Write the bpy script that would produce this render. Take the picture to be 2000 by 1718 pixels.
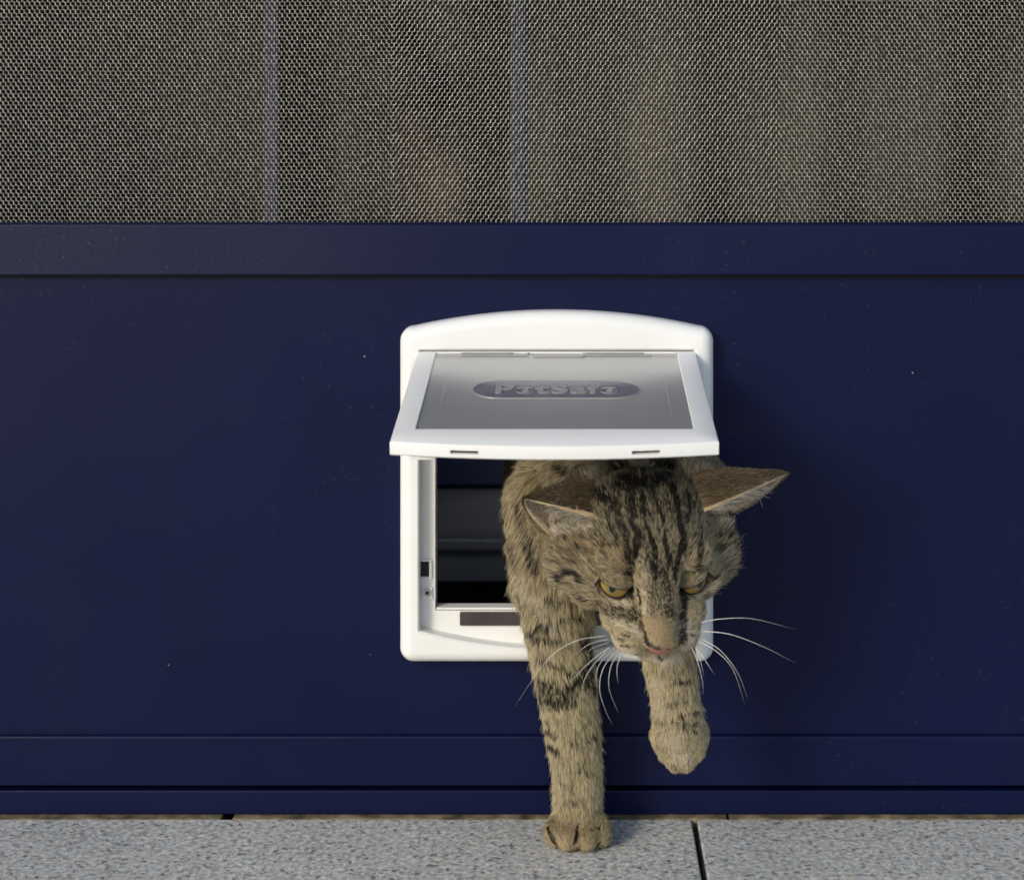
import bpy, bmesh, math
import numpy as np
from mathutils import Vector, Matrix, noise as mnoise
from mathutils.kdtree import KDTree

for o in list(bpy.data.objects):
    bpy.data.objects.remove(o)
SC = bpy.context.scene
COL = SC.collection
RAD = math.radians
rng = np.random.default_rng(7)

# ------------------------------------------------------------------ camera
# World: metres, X to the right along the door, Y into the house, Z up, floor z = 0.
S = 0.36e-3          # metres in the door plane per photo pixel
D = 1.188            # camera to door plane
CZ = 0.496           # camera height
cam_d = bpy.data.cameras.new('camera')
cam = bpy.data.objects.new('camera', cam_d)
COL.objects.link(cam)
cam.location = (0, -D, CZ)
cam.rotation_euler = (RAD(90), 0, 0)
cam_d.sensor_width = 36
cam_d.lens = 36 * 3300 / 2000
cam_d.shift_x = -110 / 2000
cam_d.shift_y = -647 / 2000
cam_d.clip_start = 0.02
cam_d.clip_end = 300
cam_d.dof.use_dof = True
cam_d.dof.focus_distance = D - 0.075
cam_d.dof.aperture_fstop = 7.5
SC.camera = cam

# ------------------------------------------------------------------ sky, sun, exposure
SUN_EL, SUN_AZ = 24, -40      # azimuth measured from -Y (towards the camera side), negative = left
w = bpy.data.worlds.new('World')
SC.world = w
w.use_nodes = True
nt = w.node_tree
sky = nt.nodes.new('ShaderNodeTexSky')
sky.sky_type = 'NISHITA'
sky.sun_disc = False
sky.sun_elevation = RAD(SUN_EL)
sky.sun_rotation = RAD(180 - SUN_AZ)
sky.dust_density = 1.0
nt.links.new(sky.outputs[0], nt.nodes['Background'].inputs[0])
nt.nodes['Background'].inputs[1].default_value = 0.135
sun_d = bpy.data.lights.new('sun', 'SUN')
sun_d.energy = 1.45
sun_d.angle = RAD(16)
sun_d.color = (1.0, 0.93, 0.80)
sun = bpy.data.objects.new('sun', sun_d)
COL.objects.link(sun)
sd = Vector((math.sin(RAD(SUN_AZ)) * math.cos(RAD(SUN_EL)), -math.cos(RAD(SUN_AZ)) * math.cos(RAD(SUN_EL)), math.sin(RAD(SUN_EL))))
sun.rotation_euler = sd.to_track_quat('Z', 'Y').to_euler()
sun.location = sd * 5
SC.view_settings.view_transform = 'Standard'
SC.view_settings.look = 'None'
SC.view_settings.gamma = 1
SC.view_settings.use_curve_mapping = False
SC.view_settings.exposure = 0.45
SC.render.engine = 'CYCLES'
SC.cycles.max_bounces = 8
SC.cycles.use_denoising = True


# ------------------------------------------------------------------ helpers
def at(px, py, p):
    """World point whose distance out from the door plane is p metres and that shows at photo pixel (px, py)."""
    k = S * (D - p) / D
    return Vector(((px - 1110) * k, -p, CZ - (py - 212) * k))


def link(o, parent=None):
    COL.objects.link(o)
    if parent is not None:
        o.parent = parent
    return o


def tag(o, label=None, cat=None, group=None, kind=None):
    for k, v in (('label', label), ('category', cat), ('group', group), ('kind', kind)):
        if v:
            o[k] = v
    return o


def empty(name, loc=(0, 0, 0)):
    o = bpy.data.objects.new(name, None)
    o.empty_display_size = 0.05
    o.location = loc
    return link(o)


def mesh_obj(name, verts, faces, mat, parent=None, smooth=False):
    me = bpy.data.meshes.new(name)
    me.from_pydata([tuple(v) for v in verts], [], faces)
    me.validate()
    if smooth:
        me.polygons.foreach_set('use_smooth', [True] * len(me.polygons))
    o = bpy.data.objects.new(name, me)
    if mat:
        me.materials.append(mat)
    return link(o, parent)


def bm_obj(name, bm, mat, parent=None, smooth=False):
    bmesh.ops.recalc_face_normals(bm, faces=bm.faces)
    me = bpy.data.meshes.new(name)
    bm.to_mesh(me)
    bm.free()
    if smooth:
        me.polygons.foreach_set('use_smooth', [True] * len(me.polygons))
    o = bpy.data.objects.new(name, me)
    if mat:
        me.materials.append(mat)
    return link(o, parent)


def box_bm(lo, hi, bev=0.0, seg=2, bm=None):
    bm = bm or bmesh.new()
    r = bmesh.ops.create_cube(bm, size=1)
    c = [(a + b) / 2 for a, b in zip(lo, hi)]
    d = [b - a for a, b in zip(lo, hi)]
    for v in r['verts']:
        v.co = Vector([c[i] + v.co[i] * d[i] for i in range(3)])
    if bev:
        es = list({e for v in r['verts'] for e in v.link_edges})
        bmesh.ops.bevel(bm, geom=es, offset=bev, segments=seg, affect='EDGES', profile=0.5)
    return bm


def box(name, lo, hi, mat, parent=None, bev=0.0, seg=2):
    return bm_obj(name, box_bm(lo, hi, bev, seg), mat, parent)


def shade_by_angle(o, ang=35):
    me = o.data
    me.polygons.foreach_set('use_smooth', [True] * len(me.polygons))
    bm = bmesh.new()
    bm.from_mesh(me)
    for e in bm.edges:
        if len(e.link_faces) == 2 and e.calc_face_angle(0) > RAD(ang):
            e.smooth = False
    bm.to_mesh(me)
    bm.free()


def cut(o, lo, hi, bev=0.0):
    """Cut a box-shaped slot out of a mesh object."""
    c = bm_obj('cutter', box_bm(lo, hi), None)
    m = o.modifiers.new('slot', 'BOOLEAN')
    m.object = c
    m.operation = 'DIFFERENCE'
    m.solver = 'EXACT'
    dg = bpy.context.evaluated_depsgraph_get()
    me = bpy.data.meshes.new_from_object(o.evaluated_get(dg))
    o.modifiers.clear()
    old = o.data
    o.data = me
    bpy.data.meshes.remove(old)
    cm = c.data
    bpy.data.objects.remove(c)
    bpy.data.meshes.remove(cm)


# ------------------------------------------------------------------ materials
def new_mat(name):
    m = bpy.data.materials.new(name)
    m.use_nodes = True
    return m, m.node_tree, m.node_tree.nodes['Principled BSDF']


def node(nt, kind, **kw):
    n = nt.nodes.new(kind)
    for k, v in kw.items():
        setattr(n, k, v)
    return n


def noise_node(nt, scale, detail=3, rough=0.55, coord='Object', stretch=None):
    tc = node(nt, 'ShaderNodeTexCoord')
    n = node(nt, 'ShaderNodeTexNoise')
    n.inputs['Scale'].default_value = scale
    n.inputs['Detail'].default_value = detail
    n.inputs['Roughness'].default_value = rough
    if stretch:
        mp = node(nt, 'ShaderNodeMapping')
        mp.inputs['Scale'].default_value = stretch
        nt.links.new(tc.outputs[coord], mp.inputs[0])
        nt.links.new(mp.outputs[0], n.inputs[0])
    else:
        nt.links.new(tc.outputs[coord], n.inputs[0])
    return n


def ramp(nt, src, stops, interp='LINEAR'):
    r = node(nt, 'ShaderNodeValToRGB')
    r.color_ramp.interpolation = interp
    el = r.color_ramp.elements
    while len(el) < len(stops):
        el.new(0.5)
    for e, (p, c) in zip(el, stops):
        e.position = p
        e.color = (*c, 1) if len(c) == 3 else c
    nt.links.new(src, r.inputs[0])
    return r


def bump(nt, b, src, dist, strength=1.0):
    n = node(nt, 'ShaderNodeBump')
    n.inputs['Distance'].default_value = dist
    n.inputs['Strength'].default_value = strength
    nt.links.new(src, n.inputs['Height'])
    nt.links.new(n.outputs[0], b.inputs['Normal'])


def mixc(nt, fac, a, b):
    m = node(nt, 'ShaderNodeMix', data_type='RGBA')
    for s, v in ((m.inputs['Factor'], fac), (m.inputs[6], a), (m.inputs[7], b)):
        if hasattr(v, 'links'):
            nt.links.new(v, s)
        else:
            s.default_value = v if not isinstance(v, tuple) or len(v) == 4 else (*v, 1)
    return m.outputs[2]


def simple(name, col, rough=0.5, metal=0.0, var=0.0, scale=20.0, bmp=0.0, spec=0.5):
    m, nt, b = new_mat(name)
    b.inputs['Base Color'].default_value = (*col, 1)
    b.inputs['Roughness'].default_value = rough
    b.inputs['Metallic'].default_value = metal
    b.inputs['Specular IOR Level'].default_value = spec
    if var:
        n = noise_node(nt, scale, 4)
        lo = tuple(c * (1 - var) for c in col)
        hi = tuple(min(1, c * (1 + var)) for c in col)
        r = ramp(nt, n.outputs[0], [(0.3, lo), (0.7, hi)])
        nt.links.new(r.outputs[0], b.inputs['Base Color'])
        if bmp:
            bump(nt, b, n.outputs[0], bmp)
    return m


def navy_paint(name='navy_paint', film=0.0):
    m, nt, b = new_mat(name)
    base = (0.0028, 0.0054, 0.0345)
    big = noise_node(nt, 5.0, 3)
    c1 = ramp(nt, big.outputs[0], [(0.3, tuple(v * 0.9 for v in base)), (0.7, tuple(v * 1.1 for v in base))])
    # fine dust specks settled on the paint, denser in some places
    sp = node(nt, 'ShaderNodeTexVoronoi')
    sp.inputs['Scale'].default_value = 330
    tc = node(nt, 'ShaderNodeTexCoord')
    nt.links.new(tc.outputs['Object'], sp.inputs[0])
    dot = ramp(nt, sp.outputs['Distance'], [(0.04, (1, 1, 1)), (0.30, (0, 0, 0))])
    pick = node(nt, 'ShaderNodeSeparateColor')
    nt.links.new(sp.outputs['Color'], pick.inputs[0])
    sel = ramp(nt, pick.outputs[0], [(0.88, (0, 0, 0)), (1.0, (0.75, 0.75, 0.75))])
    patch = noise_node(nt, 3.2, 2)
    pt = ramp(nt, patch.outputs[0], [(0.40, (0.02, 0.02, 0.02)), (0.68, (0.32, 0.32, 0.32))])
    mu = node(nt, 'ShaderNodeMath', operation='MULTIPLY')
    nt.links.new(dot.outputs[0], mu.inputs[0])
    nt.links.new(sel.outputs[0], mu.inputs[1])
    mu2 = node(nt, 'ShaderNodeMath', operation='MULTIPLY')
    nt.links.new(mu.outputs[0], mu2.inputs[0])
    nt.links.new(pt.outputs[0], mu2.inputs[1])
    c2 = mixc(nt, mu2.outputs[0], c1.outputs[0], (0.30, 0.30, 0.33))
    # sparse brighter grit
    v3 = node(nt, 'ShaderNodeTexVoronoi')
    v3.inputs['Scale'].default_value = 46
    nt.links.new(tc.outputs['Object'], v3.inputs[0])
    d3 = ramp(nt, v3.outputs['Distance'], [(0.012, (1, 1, 1)), (0.036, (0, 0, 0))])
    p3 = node(nt, 'ShaderNodeSeparateColor')
    nt.links.new(v3.outputs['Color'], p3.inputs[0])
    s3 = ramp(nt, p3.outputs[1], [(0.93, (0, 0, 0)), (0.99, (0.7, 0.7, 0.7))])
    m3 = node(nt, 'ShaderNodeMath', operation='MULTIPLY')
    nt.links.new(d3.outputs[0], m3.inputs[0])
    nt.links.new(s3.outputs[0], m3.inputs[1])
    c4 = mixc(nt, m3.outputs[0], c2, (0.5, 0.5, 0.5))
    if film:
        # thin grey patches on the rail: dust plus painted sheen, stronger to the left
        fn = noise_node(nt, 2.6, 3, 0.5)
        fg = noise_node(nt, 520, 3, 0.7)
        sx_ = node(nt, 'ShaderNodeSeparateXYZ')
        nt.links.new(tc.outputs['Object'], sx_.inputs[0])
        mr = node(nt, 'ShaderNodeMapRange', interpolation_type='SMOOTHSTEP')
        for q, v_ in zip((1, 2, 3, 4), (0.05, -0.30, 0.0, 0.5)):
            mr.inputs[q].default_value = v_
        nt.links.new(sx_.outputs['X'], mr.inputs[0])
        fa = node(nt, 'ShaderNodeMath', operation='ADD')
        nt.links.new(fn.outputs[0], fa.inputs[0])
        nt.links.new(mr.outputs[0], fa.inputs[1])
        fr = ramp(nt, fa.outputs[0], [(0.50, (0.0, 0.0, 0.0)), (1.0, (film,) * 3)])
        gr = ramp(nt, fg.outputs[0], [(0.35, (0.35,) * 3), (0.7, (1.3,) * 3)])
        fm = node(nt, 'ShaderNodeMath', operation='MULTIPLY')
        nt.links.new(fr.outputs[0], fm.inputs[0])
        nt.links.new(gr.outputs[0], fm.inputs[1])
        c4 = mixc(nt, fm.outputs[0], c4, (0.24, 0.24, 0.25))
    nt.links.new(c4, b.inputs['Base Color'])
    rn = noise_node(nt, 9.0, 4)
    rr = ramp(nt, rn.outputs[0], [(0.3, (0.36,) * 3), (0.7, (0.46,) * 3)])
    nt.links.new(rr.outputs[0], b.inputs['Roughness'])
    b.inputs['Specular IOR Level'].default_value = 0.17
    peel = noise_node(nt, 420, 2)
    bump(nt, b, peel.outputs[0], 0.00012, 0.5)
    return m


def granite(name, soil=0.0):
    m, nt, b = new_mat(name)
    g1 = noise_node(nt, 250, 5, 0.74)
    r1 = ramp(nt, g1.outputs[0], [(0.32, (0.11, 0.115, 0.12)), (0.43, (0.37, 0.38, 0.38)), (0.55, (0.57, 0.575, 0.56)), (0.67, (0.86, 0.85, 0.83))])
    tint = noise_node(nt, 130, 3, 0.6)
    tr = ramp(nt, tint.outputs[0], [(0.35, (0.90, 0.97, 1.03)), (0.5, (1.0, 1.0, 0.98)), (0.66, (1.06, 0.99, 0.95))])
    c0 = node(nt, 'ShaderNodeMix', data_type='RGBA', blend_type='MULTIPLY')
    c0.inputs['Factor'].default_value = 1
    nt.links.new(r1.outputs[0], c0.inputs[6])
    nt.links.new(tr.outputs[0], c0.inputs[7])
    v = node(nt, 'ShaderNodeTexVoronoi')
    v.inputs['Scale'].default_value = 400
    tc = node(nt, 'ShaderNodeTexCoord')
    wn = noise_node(nt, 700, 2)
    wa = node(nt, 'ShaderNodeVectorMath', operation='MULTIPLY_ADD')
    wa.inputs[1].default_value = (0.0016, 0.0016, 0.0016)
    nt.links.new(wn.outputs['Color'], wa.inputs[0])
    nt.links.new(tc.outputs['Object'], wa.inputs[2])
    nt.links.new(wa.outputs[0], v.inputs[0])
    sepc = node(nt, 'ShaderNodeSeparateColor')
    nt.links.new(v.outputs['Color'], sepc.inputs[0])
    dk = ramp(nt, sepc.outputs[0], [(0.86, (0, 0, 0)), (1.0, (0.85, 0.85, 0.85))])
    lt = ramp(nt, sepc.outputs[1], [(0.82, (0, 0, 0)), (1.0, (0.6, 0.6, 0.6))])
    c = mixc(nt, dk.outputs[0], c0.outputs[2], (0.09, 0.09, 0.095))
    c = mixc(nt, lt.outputs[0], c, (0.74, 0.73, 0.71))
    st = noise_node(nt, 6, 6, 0.65)
    sr = ramp(nt, st.outputs[0], [(0.33, (0.86, 0.84, 0.82)), (0.68, (1.09, 1.06, 1.01))])
    mm = node(nt, 'ShaderNodeMix', data_type='RGBA', blend_type='MULTIPLY')
    mm.inputs['Factor'].default_value = 1
    nt.links.new(c, mm.inputs[6])
    nt.links.new(sr.outputs[0], mm.inputs[7])
    out = mm.outputs[2]
    if soil:
        sn = noise_node(nt, 60, 4)
        so = ramp(nt, sn.outputs[0], [(0.34, (0.05, 0.04, 0.022)), (0.5, (0.17, 0.135, 0.075)), (0.68, (0.36, 0.29, 0.17))])
        out = mixc(nt, soil, out, so.outputs[0])
    nt.links.new(out, b.inputs['Base Color'])
    b.inputs['Roughness'].default_value = 0.75
    bump(nt, b, g1.outputs[0], 0.0005, 0.8)
    return m


def white_plastic():
    m, nt, b = new_mat('white_plastic')
    n = noise_node(nt, 14, 3)
    r = ramp(nt, n.outputs[0], [(0.3, (0.78, 0.775, 0.755)), (0.7, (0.82, 0.815, 0.80))])
    nt.links.new(r.outputs[0], b.inputs['Base Color'])
    b.inputs['Roughness'].default_value = 0.38
    b.inputs['Subsurface Weight'].default_value = 0.05
    b.inputs['Subsurface Radius'].default_value = (0.004, 0.004, 0.004)
    f = noise_node(nt, 900, 2)
    bump(nt, b, f.outputs[0], 0.00004, 0.4)
    return m


def smoky_pane():
    m, nt, b = new_mat('smoky_clear_plastic')
    b.inputs['Base Color'].default_value = (0.42, 0.415, 0.405, 1)
    b.inputs['Roughness'].default_value = 0.26
    b.inputs['Transmission Weight'].default_value = 0.35
    b.inputs['IOR'].default_value = 1.6
    b.inputs['Coat Weight'].default_value = 1.0
    b.inputs['Coat IOR'].default_value = 1.75
    b.inputs['Coat Roughness'].default_value = 0.24
    return m


def wire_steel():
    m, nt, b = new_mat('wire_steel')
    n = noise_node(nt, 320, 2)
    r = ramp(nt, n.outputs[0], [(0.3, (0.21, 0.195, 0.165)), (0.68, (0.62, 0.585, 0.52))])  # light tones of the noise stand in for glints on the wire
    nt.links.new(r.outputs[0], b.inputs['Base Color'])
    b.inputs['Metallic'].default_value = 0.55
    b.inputs['Roughness'].default_value = 0.42
    return m


def striped_cloth(name, lo, hi):
    m, nt, b = new_mat(name)
    n = noise_node(nt, 1.0, 3, 0.6, 'Object', (9, 9, 0.35))
    n2 = noise_node(nt, 26, 3, 0.6)
    r = ramp(nt, n.outputs[0], [(0.36, lo), (0.62, hi)])
    r2 = ramp(nt, n2.outputs[0], [(0.3, (0.75,) * 3), (0.7, (1.15,) * 3)])
    mm_ = node(nt, 'ShaderNodeMix', data_type='RGBA', blend_type='MULTIPLY')
    mm_.inputs['Factor'].default_value = 1
    nt.links.new(r.outputs[0], mm_.inputs[6])
    nt.links.new(r2.outputs[0], mm_.inputs[7])
    nt.links.new(mm_.outputs[2], b.inputs['Base Color'])
    b.inputs['Roughness'].default_value = 0.95
    return m


M = dict(
    navy=navy_paint(), dusty_sheen=navy_paint('dusty_sheen_navy_paint', 0.055), granite=granite('grey_granite'), soiled=granite('soiled_granite', 1.0),
    white=white_plastic(), pane=smoky_pane(), wire=wire_steel(),
    clear=simple('polished_pane', (0.16, 0.16, 0.19), 0.12, 0, 0.15, 60),
    letter=simple('frosted_letter', (0.27, 0.27, 0.27), 0.45, 0, 0.1, 80),
    magnet=simple('brown_magnet_strip', (0.055, 0.045, 0.045), 0.25, 0, 0.3, 40),
    screw=simple('screw_steel', (0.5, 0.5, 0.5), 0.3, 0.9, 0.1, 200),
    dark=simple('dark_rubber', (0.012, 0.012, 0.014), 0.7, 0, 0.2, 30),
    render=simple('wall_render', (0.62, 0.60, 0.56), 0.9, 0, 0.06, 30, 0.002),
    soil=simple('joint_sand', (0.035, 0.03, 0.025), 0.95, 0, 0.3, 120, 0.002),
    ground=simple('ground_gravel', (0.22, 0.21, 0.19), 0.95, 0, 0.3, 40, 0.01),
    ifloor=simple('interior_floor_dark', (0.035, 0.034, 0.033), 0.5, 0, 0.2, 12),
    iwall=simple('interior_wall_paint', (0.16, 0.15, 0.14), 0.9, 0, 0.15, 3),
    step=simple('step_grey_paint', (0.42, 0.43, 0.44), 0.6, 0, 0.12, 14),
    nosing=simple('nosing_aluminium', (0.55, 0.55, 0.56), 0.4, 0.3, 0.08, 40),
    curt1=striped_cloth('curtain_brown', (0.075, 0.060, 0.046), (0.115, 0.092, 0.070)),
    curt2=striped_cloth('curtain_grey_green', (0.028, 0.024, 0.019), (0.085, 0.076, 0.060)),
    cabm=simple('cabinet_blue', (0.035, 0.05, 0.13), 0.5, 0, 0.15, 12),
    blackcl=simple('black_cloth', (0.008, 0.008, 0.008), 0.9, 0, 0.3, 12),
    post=simple('post_blue', (0.020, 0.023, 0.060), 0.5, 0, 0.15, 12),
)

# ------------------------------------------------------------------ ground and paving
g = mesh_obj('ground', [(-60, -120, -0.045), (60, -120, -0.045), (60, 0.0, -0.045), (-60, 0.0, -0.045)], [(0, 1, 2, 3)], M['ground'])
tag(g, kind='structure')
paving = empty('paving', (0, -0.5, 0))
tag(paving, kind='structure')
bed = box('sand_bed', (-2.2, 0.5 - 2.7, -0.044), (2.2, 0.5 + 0.03, -0.022), M['soil'], paving)


def slab(x0, x1, y0, y1, mat, bev=0.0012, top=0.0):
    o = box('slab', (x0, y0 + 0.5, top - 0.03), (x1, y1 + 0.5, top), mat, paving, bev, 2)
    return o


JX = 0.088                                  # the joint that runs away from the door
GAP = 0.0042
y_edge = -0.0078
for r in range(6):
    ya, yb = y_edge - 0.42 * (r + 1) + GAP, y_edge - 0.42 * r
    off = 0 if r % 2 == 0 else 0.3
    for i in range(-3, 3):
        xa = JX + GAP / 2 + i * 0.62 + off
        slab(xa, xa + 0.62 - GAP, ya, yb, M['granite'], 0.0012, rng.uniform(-0.0003, 0.0003) if r or i not in (-1, 0) else 0)
# the narrow soiled row under the door sill
xs = [-2.0, -0.239 - 0.004, -0.239 + 0.004, 0.112 - 0.0008, 0.112 + 0.0008, 2.0]
for i in (0, 2, 4):
    slab(xs[i], xs[i + 1], -0.0070, 0.03, M['soiled'], 0.0008, -0.0002)

# ------------------------------------------------------------------ screen door
zr = lambda py: CZ - (py - 212) * S         # height of a photo row in the door plane
door = empty('screen_door', (-0.05, 0, 0))
tag(door, 'navy blue metal screen door with steel wire mesh above its solid lower panel', 'door')
DX0, DX1 = -0.62, 0.55
ox = 0.05


def dbox(name, x0, x1, y0, y1, z0, z1, mat, bev=0.0006):
    return box(name, (x0 + ox, y0, z0), (x1 + ox, y1, z1), mat, door, bev, 2)


z_rt, z_rb = zr(437), zr(536)
z_bt, z_bb = zr(1433), zr(1530)
FX0, FX1 = DX0 + 0.06, DX1 - 0.06
# kick panel with the hole for the pet door
hx0, hx1, hz0, hz1 = (835 - 1110) * S, (1340 - 1110) * S, zr(1200), zr(680)


def panel_with_hole():
    bm = bmesh.new()
    X = [FX0 - 0.005, hx0, hx1, FX1 + 0.005]
    Z = [z_bt - 0.01, hz0, hz1, z_rb + 0.01]
    for y, flip in ((0.0, False), (0.008, True)):
        vs = [[bm.verts.new((x + ox, y, z)) for x in X] for z in Z]
        for j in range(3):
            for i in range(3):
                if i == 1 and j == 1:
                    continue
                bm.faces.new([vs[j][i], vs[j][i + 1], vs[j + 1][i + 1], vs[j + 1][i]])
    return bm


kick = bm_obj('kick_panel', panel_with_hole(), M['navy'], door)
top_rail = dbox('top_rail', FX0, FX1, -0.0075, 0.022, z_rb, z_rt, M['dusty_sheen'], 0.0012)
dbox('rail_shade_strip', FX0, FX1, -0.0009, 0.002, z_rb - 0.0022, z_rb - 0.0001, M['blackcl'], 0)  # black strip that paints the shade line under the rail
bottom_rail = dbox('bottom_rail', FX0, FX1, -0.0042, 0.022, z_bb, z_bt, M['navy'], 0.0013)
for x0, x1 in ((DX0, FX0), (FX1, DX1)):
    dbox('stile', x0, x1, -0.008, 0.024, z_bb, 2.02, M['navy'], 0.001)
Z_MESH = z_rt + 0.30
dbox('middle_rail', FX0, FX1, -0.0075, 0.022, Z_MESH, Z_MESH + 0.05, M['navy'], 0.0009)
dbox('upper_panel', FX0 - 0.004, FX1 + 0.004, 0.0, 0.006, Z_MESH + 0.045, 1.95, M['navy'], 0)
dbox('head_rail', FX0, FX1, -0.0075, 0.022, 1.94, 2.02, M['navy'], 0.0009)
# beading that holds the wire, a thin lighter lip on top of the rail
dbox('mesh_bead', FX0, FX1, -0.0055, -0.001, z_rt + 0.0001, z_rt + 0.0012, M['navy'], 0.0004)


def wire_mesh():
    """Woven steel wire: zig-zag strands whose upright legs sit in staggered rows."""
    px, rz = 0.0036, 0.0027                   # strand pitch, row height
    leg = 0.0019
    x0, x1 = FX0 - 0.002, FX1 + 0.002
    z0 = z_rt - 0.004
    nrow = int((Z_MESH + 0.006 - z0) / rz)
    ncol = int((x1 - x0) / px) + 1
    segs, rad = [], []
    seam1, seam2 = (765 - 1110) * S, (1522 - 1110) * S
    jj, ii = np.meshgrid(np.arange(nrow), np.arange(ncol), indexing='ij')
    jj = jj.ravel()
    ii = ii.ravel()
    r2 = np.random.default_rng(3)
    xx = x0 + ii * px + (jj % 2) * px / 2
    zz = z0 + (nrow - jj) * rz                 # rows counted from the top
    xx = xx + r2.normal(0, 0.00006, len(xx)) + 0.0012 * np.sin(zz * 23) * 0.4
    zz = zz + 0.0008 * np.sin(xx * 9 + 1.0) + r2.normal(0, 0.00005, len(zz))
    dirn = np.where((xx > seam1) & (xx < seam2), -1.0, 1.0)
    n = len(xx)
    y_f = np.full(n, 0.0)
    P = []
    top = np.stack([xx - dirn * 0.0001, y_f - 0.0002, zz + leg / 2], 1)
    bot = np.stack([xx + dirn * 0.0001, y_f - 0.0002, zz - leg / 2], 1)
    nxt = np.stack([xx + dirn * px / 2, y_f - 0.0001, zz - rz + leg / 2], 1)
    oth = np.stack([xx - dirn * px / 2, y_f + 0.0012, zz - rz + leg / 2 + 0.0001], 1)
    oth0 = bot + np.array([0, 0.0009, 0])
    A = np.concatenate([top, bot, oth0])
    B = np.concatenate([bot, nxt, oth])
    R = np.concatenate([np.full(n, 0.00038), np.full(n, 0.00031), np.full(n, 0.00014)])
    R = R * r2.uniform(0.85, 1.15, len(R))
    d = B - A
    d /= np.linalg.norm(d, axis=1, keepdims=True)
    e1 = np.cross(d, np.array([0, 1.0, 0]))
    e1 /= np.linalg.norm(e1, axis=1, keepdims=True)
    e2 = np.cross(d, e1)
    V = []
    K = 4
    for k in range(K):
        a = 2 * math.pi * (k + 0.5) / K
        o_ = (e1 * math.cos(a) + e2 * math.sin(a)) * R[:, None]
        V += [A + o_ - d * 0.0001, B + o_ + d * 0.0001]
    V = np.stack(V, 1)                         # segs, 2K, 3
    m = V.shape[0]
    base = (np.arange(m) * 2 * K)[:, None]
    F = []
    for k in range(K):
        k2 = (k + 1) % K
        F.append(np.stack([base[:, 0] + 2 * k, base[:, 0] + 2 * k + 1, base[:, 0] + 2 * k2 + 1, base[:, 0] + 2 * k2], 1))
    F = np.concatenate(F)
    V = V.reshape(-1, 3)
    V[:, 0] += ox
    V[:, 1] += 0.004
    me = bpy.data.meshes.new('wire_mesh')
    me.vertices.add(len(V))
    me.vertices.foreach_set('co', V.ravel())
    me.loops.add(F.size)
    me.loops.foreach_set('vertex_index', F.ravel().astype(np.int32))
    me.polygons.add(len(F))
    me.polygons.foreach_set('loop_start', np.arange(0, F.size, 4, dtype=np.int32))
    me.polygons.foreach_set('use_smooth', np.ones(len(F), bool))
    me.update()
    me.validate()
    me.materials.append(M['wire'])
    o = bpy.data.objects.new('wire_mesh', me)
    link(o, door)
    tag(o, kind='stuff')


wire_mesh()

# door sill under the door
sill = box('door_sill', (-0.62, -0.0012, 0.0004), (0.55, 0.02, zr(1542)), M['navy'], None, 0.0009)
tag(sill, 'low navy metal sill strip on the stone under the screen door', 'door sill')

# ------------------------------------------------------------------ house wall and the dim room behind
wall = empty('house_wall', (0, 0.1, 0))
tag(wall, 'pale rendered house wall around the screen door', 'wall')
for lo, hi in (((-2.6, -0.08, -0.04), (DX0 - 0.003, 0.1, 2.6)), ((DX1 + 0.003, -0.08, -0.04), (2.6, 0.1, 2.6)), ((DX0 - 0.003, -0.08, 2.025), (DX1 + 0.003, 0.1, 2.6))):
    box('wall_section', lo, hi, M['render'], wall)
RX0, RX1, RY1 = -1.5, 1.5, 2.6
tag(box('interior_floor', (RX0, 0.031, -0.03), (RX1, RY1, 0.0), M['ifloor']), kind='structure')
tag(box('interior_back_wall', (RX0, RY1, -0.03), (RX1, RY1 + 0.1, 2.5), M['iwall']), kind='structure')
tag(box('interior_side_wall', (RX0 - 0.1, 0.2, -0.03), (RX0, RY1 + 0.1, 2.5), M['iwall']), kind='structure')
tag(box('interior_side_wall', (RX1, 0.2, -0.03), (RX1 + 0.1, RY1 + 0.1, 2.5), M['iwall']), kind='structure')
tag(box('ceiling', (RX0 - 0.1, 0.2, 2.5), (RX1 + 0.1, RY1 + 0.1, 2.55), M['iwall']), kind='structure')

step = empty('step', (0, 0.5, 0))
tag(step, 'low grey step with a pale edge strip seen through the pet door opening', 'step')
sy = 0.44
z_top = 0.0835
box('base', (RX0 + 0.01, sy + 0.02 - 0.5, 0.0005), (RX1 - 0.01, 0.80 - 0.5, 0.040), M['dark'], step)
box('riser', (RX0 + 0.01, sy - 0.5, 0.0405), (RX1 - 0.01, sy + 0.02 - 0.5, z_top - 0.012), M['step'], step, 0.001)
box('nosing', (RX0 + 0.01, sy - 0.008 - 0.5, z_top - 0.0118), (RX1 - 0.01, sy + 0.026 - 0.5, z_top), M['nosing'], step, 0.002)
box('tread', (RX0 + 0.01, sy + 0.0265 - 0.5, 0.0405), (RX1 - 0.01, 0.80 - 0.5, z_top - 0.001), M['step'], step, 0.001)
cab = empty('low_cabinet', (0, 0.72, z_top))
tag(cab, 'dark blue low cabinet front standing on the grey step', 'cabinet')
box('front_panel', (-0.75, -0.085, 0.006), (0.75, -0.07, 0.215), M['cabm'], cab, 0.002)
box('carcass', (-0.74, -0.069, 0.0), (0.74, 0.075, 0.212), M['dark'], cab, 0.002)


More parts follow.
